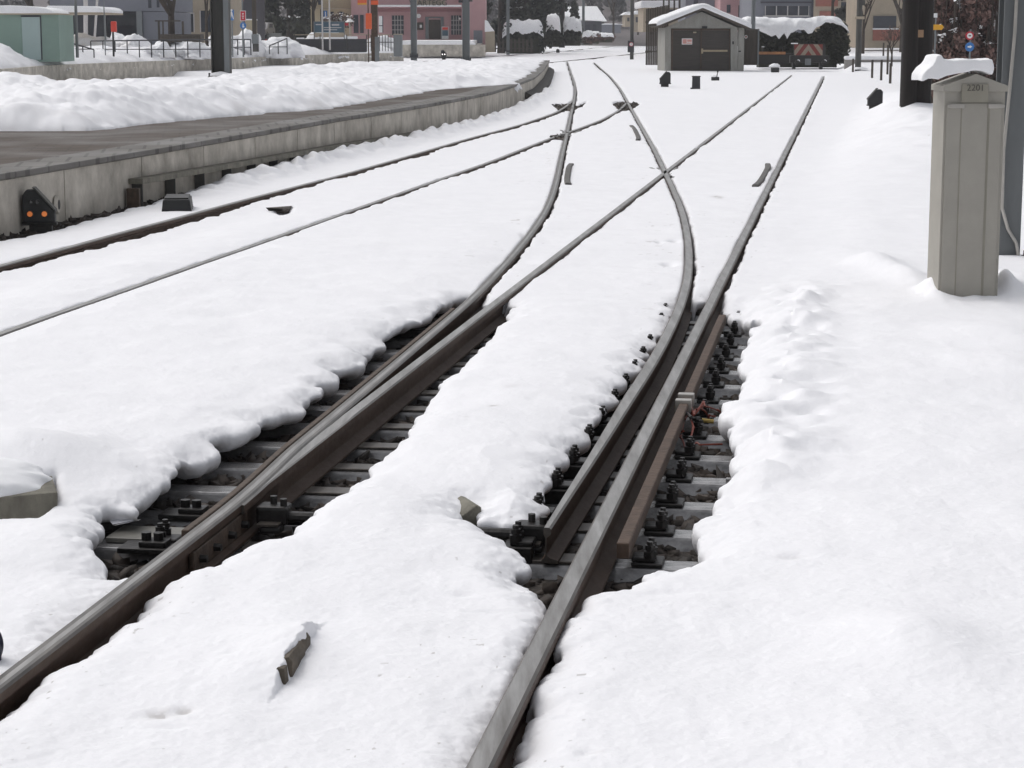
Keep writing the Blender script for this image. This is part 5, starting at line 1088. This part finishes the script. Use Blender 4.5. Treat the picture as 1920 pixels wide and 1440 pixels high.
t = T('far_house', 'brownish house with red shop panels behind the gray pole on the right', 'house', W(1570, 70, 215), 'houses in the distance'); pbox(t, 'wall', 'tan', [(1522, 1640, -120, 85, 0, 9)]); pbox(t, 'panel', 'brick', [(1536, 1604, 21, 30, -.15, -.01), (1528, 1570, -5, 12, -.15, -.01)]); pbox(t, 'panel', 'red', [(1592, 1601, 22, 32, -.3, -.16)]); pbox(t, 'window', 'glass', [(1576, 1590, 4, 18, -.1, -.01), (1592, 1604, 34, 64, -.1, -.01), (1618, 1630, 12, 40, -.1, -.01)])
t = T('far_house', 'beige house with a brick band below its wide window left of the thick wooden pole', 'house', W(1660, 90, 175), 'houses in the distance'); pbox(t, 'wall', 'tan', [(1618, 1745, -120, 90, 0, 9)]); pbox(t, 'brick_band', 'brick', [(1637, 1700, 56, 76, -.12, -.01)]); pbox(t, 'window', 'glass', [(1637, 1680, 30, 53, -.1, -.01)]); pbox(t, 'sill', 'snow_cap', [(1636, 1684, 53, 55.5, -.3, -.01)])
# wooded slope
v = []; f = []; xs = np.linspace(-320, 320, 60); ysl = np.linspace(330, 640, 24)
Xs, Ysl = np.meshgrid(xs, ysl, indexing='ij'); Zs = -.8 + .16 * np.clip(Ysl - 345, 0, None) + 3 * fbm(Xs, Ysl, 60, 3, 90) * sst(Ysl, 345, 420)
i = (np.arange(59)[:, None] * 24 + np.arange(23)[None, :]).ravel(); M['slope'] = mat('slope', C(112, 106, 106), .95, var=.25, scale=.05, coord='Object'); tag(npmesh('hill', np.stack([Xs.ravel(), Ysl.ravel(), Zs.ravel()], 1), np.stack([i, i + 24, i + 25, i + 1], 1), 'slope'), None, None, None, 'structure')
cl = []
for k in range(260):
    y = rng.uniform(335, 460); x = rng.uniform(-.34, .34) * y; g = -.8 + .16 * max(0, y - 345); h = rng.uniform(7, 13)
    cl += [(x, y, g + h * u, h * .16 * (1.2 - u), h * .16 * (1.2 - u), h * .1) for u in (.15, .3, .45, .6, .75, .9)]
o = canopy_cards('woods', 'gray_twig', cl, 60000, .42, seed=91); tag(o, 'gray leafless wood closing off the far end of the street', 'woods', None, 'stuff')

# ---- the shed
SYD = G(1318, 132, 0)[1]
t = T('shed', 'small gray shed with dark double doors and a thick snow cap on its gable roof', 'shed', W(1318, 133, SYD))
def sp_(x, y): q = rel(t, W(x, y, SYD)); return (q.x, q.z)
b = MB(); b.prism([sp_(1246, 150), sp_(1258, 150), sp_(1258, 53), sp_(1370, 53), sp_(1370, 150), sp_(1383, 150), sp_(1383, 52), sp_(1316, 22), sp_(1247, 52)], 0, .18); b.build('front_wall', 'shed_wall', t)
b = MB(); a, c2 = sp_(1246, 150), sp_(1383, 52); b.box(c2[0] - .15, c2[0] + .001, .18, 5.5, a[1], c2[1]); b.box(a[0], a[0] + .15, .18, 5.5, a[1], c2[1]); b.box(a[0] + .15, c2[0] - .15, 5.35, 5.5, a[1], c2[1]); b.build('side_wall', 'shed_wall', t)
a = sp_(1383, 150); b = MB(); b.box(a[0] + .002, a[0] + .31, -.0, .22, a[1], sp_(0, 52)[1]); b.build('corner_post', 'shed_wall', t)
b = MB(); b.prism([sp_(1231, 49), sp_(1236, 51), sp_(1316, 19), sp_(1402, 56), sp_(1408, 54), sp_(1316, 14.5)], -.5, 5.9); b.build('roof', 'wood_dark', t)
# wavy thick snow on the roof
nn, nd = 90, 26; prof_t = [(1230, 44), (1230, 40), (1238, 33.5), (1262, 25), (1290, 14), (1308, 7.5), (1318, 6.5), (1328, 9), (1350, 20), (1380, 32), (1400, 38), (1407, 44), (1407, 51)]
pt = np.array(prof_t, float); s_ = np.concatenate([[0], np.cumsum(np.hypot(*np.diff(pt, axis=0).T))]); sv = np.linspace(0, s_[-1], nn); PXX = np.interp(sv, s_, pt[:, 0]); PYY = np.interp(sv, s_, pt[:, 1])
bot = np.interp(PXX, [1229, 1236, 1316, 1402, 1408], [48.6, 47, 15, 51, 53.6])
V = []; Fq = []
for j in range(nd):
    v_ = -0.56 + 6.5 * j / (nd - 1); ro = 1 - (.35 if j in (0, nd - 1) else 0)
    for k in range(nn):
        w_ = float(fbm(np.array([PXX[k] * .05]), np.array([v_]), 1.0, 3, 15)[0]); py_ = bot[k] + (PYY[k] - bot[k]) * ro * (1 + .10 * w_); q = sp_(PXX[k], py_); V.append((q[0], v_ - (.06 * w_ if j == 0 else 0), q[1]))
base = len(V)
for k in range(nn): q = sp_(PXX[k], bot[k] - .15); V.append((q[0], -.5, q[1]))
for j in range(nd - 1):
    for k in range(nn - 1): Fq.append((j * nn + k, j * nn + k + 1, (j + 1) * nn + k + 1, (j + 1) * nn + k))
for k in range(nn - 1): Fq.append((base + k, base + k + 1, k + 1, k))
npmesh('snow_cover', np.array(V), np.array(Fq), 'snow_cap', True, parent=t)
for x0, x1 in ((1262.5, 1314), (1316.5, 1368)): 
    d = pbox(t, 'door', 'shed_door', [(x0, x1, 57, 150, .06, .12)])
    if x0 > 1300:
        pbox(d, 'bar', 'latch', [(1318, 1365, 93.5, 97, .02, .055)]) if False else None
pbox(t, 'door_frame', 'rust_dark', [(1259, 1262.3, 54, 150, .03, .17), (1368.2, 1369.8, 54, 150, .03, .17), (1262.3, 1368.2, 54, 56.8, .03, .17), (1314.2, 1316.3, 57, 150, .04, .13)])
M['brass'] = mat('brass', C(160, 146, 122), .5, .1, var=.1); pbox(t, 'locking_bar', 'brass', [(1317, 1365, 93.5, 97, .0, .05), (1315.5, 1319, 91, 100.5, -.02, .0)], bevel=.01)
pbox(t, 'warning_sign', 'sign_white', [(1279, 1298.5, 72, 83.5, .03, .055)]); pbox(t, 'sign_print', mat('print_pink', C(206, 150, 140), .6, var=.1), [(1280.5, 1288, 73.5, 82, .018, .028), (1289, 1297.5, 74, 78.5, .018, .028), (1289, 1297.5, 80, 82, .018, .028)])
pbox(t, 'name_tag', 'tan', [(1300, 1306, 59.5, 62, .03, .055)]); pbox(t, 'lintel_lamp', 'black', [(1316, 1326, 49, 53.5, -.12, -.005)], bevel=.02)
pbox(t, 'wall_hook', 'iron', [(1373.5, 1376.5, 77.5, 83, -.05, -.005), (1385.5, 1390, 95, 97.5, -.05, -.005)])
# ---- plank fences on both sides of the shed
t = T('plank_fence', 'tall fence of dark weathered planks behind the left side of the shed', 'fence', W(1228, 118, 118)); k = 0; x = 1210.5
b = MB()
while x < 1252:
    wpx = 3.0; q0, q1 = rel(t, W(x, 122, 118 - (x - 1210) * .05)), rel(t, W(x + wpx, 17 - (x - 1210) * .18 + random.uniform(-.7, .7), 118 - (x - 1210) * .05)); b.box(q0.x, q0.x + .085, q0.y, q0.y + .04, q0.z, q1.z); x += wpx + .25
b.build('planks', 'wood_dark', t); pbox(t, 'rail', 'wood_dark', [(1210.5, 1252, 40, 43, .06, .12), (1210.5, 1252, 95, 98, .06, .12)])
for k in range(4): pbox(t, 'post', 'wood_dark', [(1243 + 10 * k, 1246 + 10 * k, -6, 30, .2, .3)])
t = T('plank_gate', 'dark plank screen with a tiny round sign right of the shed', 'fence', W(1406, 122, 112)); pbox(t, 'board_panel', 'wood_dark', [(1394, 1421, 56, 122, 0, .08)]); pbox(t, 'post', 'mast_gray', [(1421.3, 1424, 54, 121, -.05, .08)]); disc(t, 'sign_plate', 1398.5, 69, 3.2, -.01, 'sign_white'); disc(t, 'sign_centre', 1398.5, 69, 1.8, -.045, 'brick')
pbox(t, 'edge_cap', 'wood_dark', [(1394, 1421, 54.5, 55.8, -.02, .1)])
# ---- big hedge with its thick overhanging snow
HD = 120
t = T('hedge', 'big dark hedge under a thick overhanging snow cap behind the buffer stop', 'hedge', W(1500, 125, HD), 'clipped hedges')
def hp(x, y): q = rel(t, W(x, y, HD)); return q
cl = []
rr = random.Random(5)
for k in range(130):
    x = rr.uniform(1423, 1583); y = rr.uniform(45 if x > 1540 else 62, 112); q = hp(x, y); cl.append((q.x, rr.uniform(-.3, 1.4), q.z, .34, .3, .3))
for k in range(50): y = rr.uniform(50, 112); q = hp(1582 + rr.uniform(-6, 1) - max(0, (y - 95)) * .4 - max(0, (60 - y)) * .3, y); cl.append((q.x, rr.uniform(-.2, 1.0), q.z, .3, .3, .3))
canopy_cards('foliage', 'hedge_leaf', cl, 14000, .10, t, seed=6)
q0, q1 = hp(1424, 120), hp(1582, 62); b = MB(); b.box(q0.x, q1.x - .3, .3, 1.5, q0.z - .2, q1.z); b.build('stems', 'hedge_leaf', t)
nn, nd = 150, 22; u = np.linspace(1394, 1590, nn); topy = np.interp(u, [1394, 1400, 1420, 1450, 1468, 1490, 1510, 1530, 1545, 1560, 1575, 1585, 1590], [36, 32.5, 32, 34, 33, 34, 35, 32, 30, 31, 37, 48, 62]); boty = np.interp(u, [1394, 1410, 1422, 1436, 1445, 1452, 1458, 1468, 1473, 1480, 1486, 1494, 1505, 1512, 1520, 1527, 1535, 1545, 1560, 1575, 1586, 1590], [52, 55, 58, 64, 68, 66, 74, 62, 74, 62, 60, 56, 56, 63, 62, 52, 49, 42, 43, 48, 58, 62])
V = []
for i_, x in enumerate(u):
    for j in range(nd):
        s2 = j / (nd - 1); ang = s2 * math.pi * .62
        py_ = topy[i_] + (boty[i_] - topy[i_]) * max(0, (1 - math.sin(math.pi / 2 - min(ang, math.pi / 2) + 0))) if False else None
        if s2 < .45: yy = 2.0 - 2.3 * (s2 / .45); py_ = topy[i_] + 1.5 * (1 - s2 / .45) - .5 * math.sin(s2 / .45 * math.pi)
        else: w2 = (s2 - .45) / .55; yy = -.3 - .42 * math.sin(w2 * math.pi * .75); py_ = topy[i_] + (boty[i_] - topy[i_]) * w2 ** 1.25
        q = hp(x, py_); V.append((q.x, yy, q.z))
V = np.array(V); nz = fbm(V[:, 0] * 1.0, V[:, 2] + V[:, 1], .5, 3, 17); V[:, 1] -= .09 * nz; V[:, 2] += .05 * nz
i = (np.arange(nn - 1)[:, None] * nd + np.arange(nd - 1)[None, :]).ravel(); npmesh('snow_cover', V, np.stack([i, i + 1, i + nd + 1, i + nd], 1), 'snow_cap', True, parent=t)
# ---- buffer stop with chevrons
BD = 112
t = T('buffer_stop', 'dark buffer stop with a red and white chevron board at the end of the siding', 'buffer stop', W(1518, 124, BD))
pbox(t, 'beam', 'iron', [(1483, 1556, 104, 118, 0, .3)], bevel=.02); pbox(t, 'leg', 'iron', [(1489, 1495, 110, 130, .3, .6)]); pbox(t, 'leg', 'iron', [(1540, 1546, 110, 130, .3, .6)]); pbox(t, 'coupling_plate', 'mast_gray', [(1511, 1522, 110, 122, -.05, -.004)])
for x in (1493, 1543): disc(t, 'buffer', x, 117, 4.5, -.35, 'iron', depth=.08); q = rel(t, W(x, 117, BD)); b = MB(); b.tube((q.x, 0, q.z), (q.x, -.35, q.z), .07, .07, 10); b.build('buffer_stem', 'iron', t); lump('snow_cover', (q.x + .06, -.3, q.z + .06), .09, .1, .09, parent=t, seed=int(x))
pbox(t, 'board', 'iron', [(1489, 1549, 82, 104, .0, .05)])
def chev(m, x0, x1, k):      # slanted stripe on the board
    mid = 1517; r = []
b = MB(); b2 = MB(); z0, z1 = rel(t, W(0, 103.5, BD)).z, rel(t, W(0, 83, BD)).z; xm = rel(t, W(1518, 0, BD)).x; w2 = rel(t, W(1546, 0, BD)).x - xm; hh = z1 - z0; st = w2 / 3.2
for s in (-1, 1):
    for k in range(-2, 5):
        a0 = k * st; a1 = a0 + st; P_ = []
        pts = [(a0 + hh * .75, z0), (a1 + hh * .75, z0), (a1, z1), (a0, z1)]
        def clipx(pts, lo, hi):
            for bd, sg in ((lo, 1), (hi, -1)):
                out = []
                for i_ in range(len(pts)):
                    p, q = pts[i_], pts[(i_ + 1) % len(pts)]; ip, iq = (p[0] - bd) * sg >= 0, (q[0] - bd) * sg >= 0
                    if ip: out.append(p)
                    if ip != iq: u_ = (bd - p[0]) / (q[0] - p[0]); out.append((bd, p[1] + (q[1] - p[1]) * u_))
                pts = out
                if not pts: return []
            return pts
        c_ = clipx(pts, 0.0, w2 * .95)
        if len(c_) >= 3:
            c_ = [(xm + s * x, z) for x, z in c_]
            if s < 0: c_ = c_[::-1]
            (b if k % 2 else b2).prism(c_, -.012, -.002)
b.build('white_stripes', 'chev_white', t); b2.build('red_stripes', 'chev_red', t)
pbox(t, 'snow_cover', 'snow_cap', [(1484, 1497, 80.5, 82.5, -.05, .1)], bevel=.03)
t = T('flat_wagon', 'low dark wagon frame with an orange-brown side strip left of the buffer stop', 'wagon', W(1450, 122, 116)); pbox(t, 'frame', 'iron', [(1424, 1488, 100, 120, .05, 1.2)]); pbox(t, 'side_board', 'orange_rust', [(1424, 1474, 97, 102, 0, .04)]); pbox(t, 'label_plate', 'sign_white', [(1429, 1434, 87, 88.5, -.02, 0.02)]); pbox(t, 'stake', 'iron', [(1430.5, 1433, 88, 97, 0, .05), (1468, 1470, 88, 97, 0, .05)])
t = T('point_lever', 'snow-heaped black lever box between the plank screen and the buffer stop', 'point lever', W(1453, 130, 104)); b = MB(); b.box(-.18, .2, -.1, .2, -.15, .08); b.build('housing', 'black', t, bevel=.02); lump('snow_cover', (-.02, .05, .12), .28, .25, .17, parent=t, seed=77)
# ---- right: fence posts, bare bush, signs, brown thicket
for k, (x, y0, y1, Y) in enumerate([(1635, 112, 146, 92), (1652, 112, 150, 88), (1669, 118, 156, 82), (1599, 110, 136, 104), (1656, 80, 112, 120), (1664, 84, 130, 100)]):
    t = T('fence_post', ['dark thin fence post left of two others by the gray pole', 'middle dark fence post of three before the thick wooden pole', 'fence post closest to the thick wooden pole', 'short fence post at the foot of the gray pole', 'taller thin stake behind the middle fence post', 'thin stake among the dry brush'][k], 'post', W(x, y1, Y), 'dark fence posts on the right')
    b = MB(); z = rel(t, W(x, y0, Y)).z; b.box(-.045, .045, -.045, .045, -.3, z - .03); b.build('shaft', 'wood_dark', t, bevel=.008); b = MB(); b.box(-.05, .05, -.05, .05, z - .03, z, taper=.02); b.build('cap', 'mast_dark', t)
bare_tree('bare leaning tree beside the gray wooden pole', 1618, 90, 112, 6, .6, seed=23, depth=5, r0=.09, snow=60)
bare_tree('low dry bush behind the dark fence posts', 1672, 112, 95, 2.4, 1.0, seed=25, depth=4, r0=.05, m='bark', ntw=250, twig='brown_twig')
def thicket(label, px0, px1, pyt, pyb, Y, m, n, seed, snow=0):
    a, c2 = W(px0, pyb, Y), W(px1, pyt, Y); t = T('shrub', label, 'shrub', ((a.x + c2.x) / 2, Y, a.z), 'winter shrubs on the right'); rr = random.Random(seed); w = (c2.x - a.x) / 2; h = c2.z - a.z
    b = MB()
    for k in range(70):
        x = rr.uniform(-w, w); y = rr.uniform(-1.5, 1.5); b.tube((x, y, -.2), (x + rr.uniform(-.5, .5), y + rr.uniform(-.3, .3), h * rr.uniform(.6, 1.1)), .035, .012, 5, cap=False)
    b.build('stems', 'bark', t, fix=False)
    canopy_cards('foliage', m, [(rr.uniform(-w, w), rr.uniform(-1.5, 1.5), h * rr.uniform(.0, 1), w * .3, .6, h * .16) for _ in range(30)], n, .09, t, seed=seed)
    if snow: canopy_cards('snow_cover', 'snow_cap', [(rr.uniform(-w, w), rr.uniform(-1.6, 0), h * rr.uniform(.2, 1), w * .2, .4, .1) for _ in range(20)], snow, .07, t, seed=seed + 1, up=1)
    return t
thicket('red-brown thicket right of the thick wooden pole', 1742, 1815, -60, 200, 75, 'red_twig', 9000, 41, 160); thicket('dark brown thicket behind the round road signs', 1800, 1880, -60, 170, 82, 'red_twig', 9000, 42, 160); thicket('gray-brown thicket right of the blue-gray mast', 1895, 1990, -60, 330, 48, 'brown_twig', 7000, 43, 100); thicket('dark brush along the foot of the thick pole behind the cabinet', 1744, 1770, 130, 235, 44, 'red_twig', 2500, 44)
t = T('road_sign', 'red-rimmed round sign above a blue round sign in front of the brown thicket', 'sign', W(1818, 130, 70), 'road signs'); b = MB(); b.tube((0, .04, -.6), (0, .04, rel(t, W(1818, 55, 70)).z), .03, .03, 8); b.build('post', 'mast_gray', t)
disc(t, 'red_ring', 1818, 67, 8, 0, 'sign_red', depth=.02); disc(t, 'sign_face', 1818, 67, 5.2, -.022, 'sign_white', depth=.01); disc(t, 'blue_plate', 1818, 88, 8.5, 0, 'sign_blue', depth=.02); p = rel(t, W(1818, 88, 70)); b = MB(); b.prism([(p.x - .07, p.z - .02), (p.x + .0, p.z - .02), (p.x, p.z - .05), (p.x + .08, p.z + .01), (p.x, p.z + .06), (p.x, p.z + .03), (p.x - .07, p.z + .03)], -.03, -.022); b.build('arrow', 'sign_white', t); p = rel(t, W(1818, 67, 70)); b = MB(); b.box(p.x - .04, p.x + .04, -.04, -.034, p.z - .02, p.z + .02); b.build('mark', 'letters', t)
t = T('hiking_sign', 'yellow arrow-shaped way sign on a post right of the thick wooden pole', 'sign', W(1752, 130, 66), 'road signs'); b = MB(); b.tube((0, .04, -.5), (0, .04, rel(t, W(1752, 24, 66)).z), .025, .025, 8); b.build('post', 'mast_gray', t); P_ = [rel(t, W(x, y, 66)) for x, y in [(1743, 56), (1766, 56), (1770, 50.5), (1766, 46), (1743, 46)]]; b = MB(); b.prism([(p.x, p.z) for p in P_], 0, .025); b.build('arrow_plate', 'way_yellow', t); pbox(t, 'top_plate', 'sign_white', [(1748, 1757, 25, 33, -.01, .02)])
# ---- garden wall and snowed street on the right behind the posts
t = T('garden_wall', 'low snow-topped wall across the street behind the fence posts', 'wall', W(1640, 132, 112)); pbox(t, 'wall', 'street', [(1586, 1700, 112, 140, 0, .25)]); pbox(t, 'snow_cover', 'snow_cap', [(1586, 1700, 105, 112.3, -.08, .5)], bevel=.1)

for q in [('leafless gray tree far down the street left of the signal mast', 1150, 72, 285, 15, .6, 51), ('leafless gray tree behind the pale far house', 1196, 62, 345, 18, .55, 52), ('leafless tree behind the left end of the plank fence', 1222, 60, 260, 14, .6, 53), ('leafless brown tree in front of the brownish house with red panels', 1560, 60, 190, 12, .6, 54), ('leafless tree in front of the beige house right of the gray pole', 1690, 90, 150, 9, .6, 55), ('leafless tree behind the round pole between the snowy hedges', 1032, 86, 240, 13, .6, 56), ('tall leafless tree left of the teal billboard', 588, 80, 175, 12, .55, 57)]:
    bare_tree(q[0], q[1], q[2], q[3], q[4], q[5], seed=q[6], depth=5, r0=.16, ntw=900, twig='gray_twig' if q[3] > 250 else 'brown_twig', snow=120, group='leafless trees')
# ---- thin winter air
M['haze'] = bpy.data.materials.new('haze'); M['haze'].use_nodes = True; hn = M['haze'].node_tree; hn.nodes.remove(hn.nodes['Principled BSDF'])
pv = hn.nodes.new('ShaderNodeVolumePrincipled'); pv.inputs['Density'].default_value = .00048; pv.inputs['Color'].default_value = (.9, .92, .96, 1); pv.inputs['Anisotropy'].default_value = .2
hn.links.new(pv.outputs[0], hn.nodes['Material Output'].inputs['Volume'])
b = MB(); b.box(-950, 950, -80, 1250, -1.6, 75); o = b.build('haze', M['haze']); tag(o, None, None, None, 'stuff')
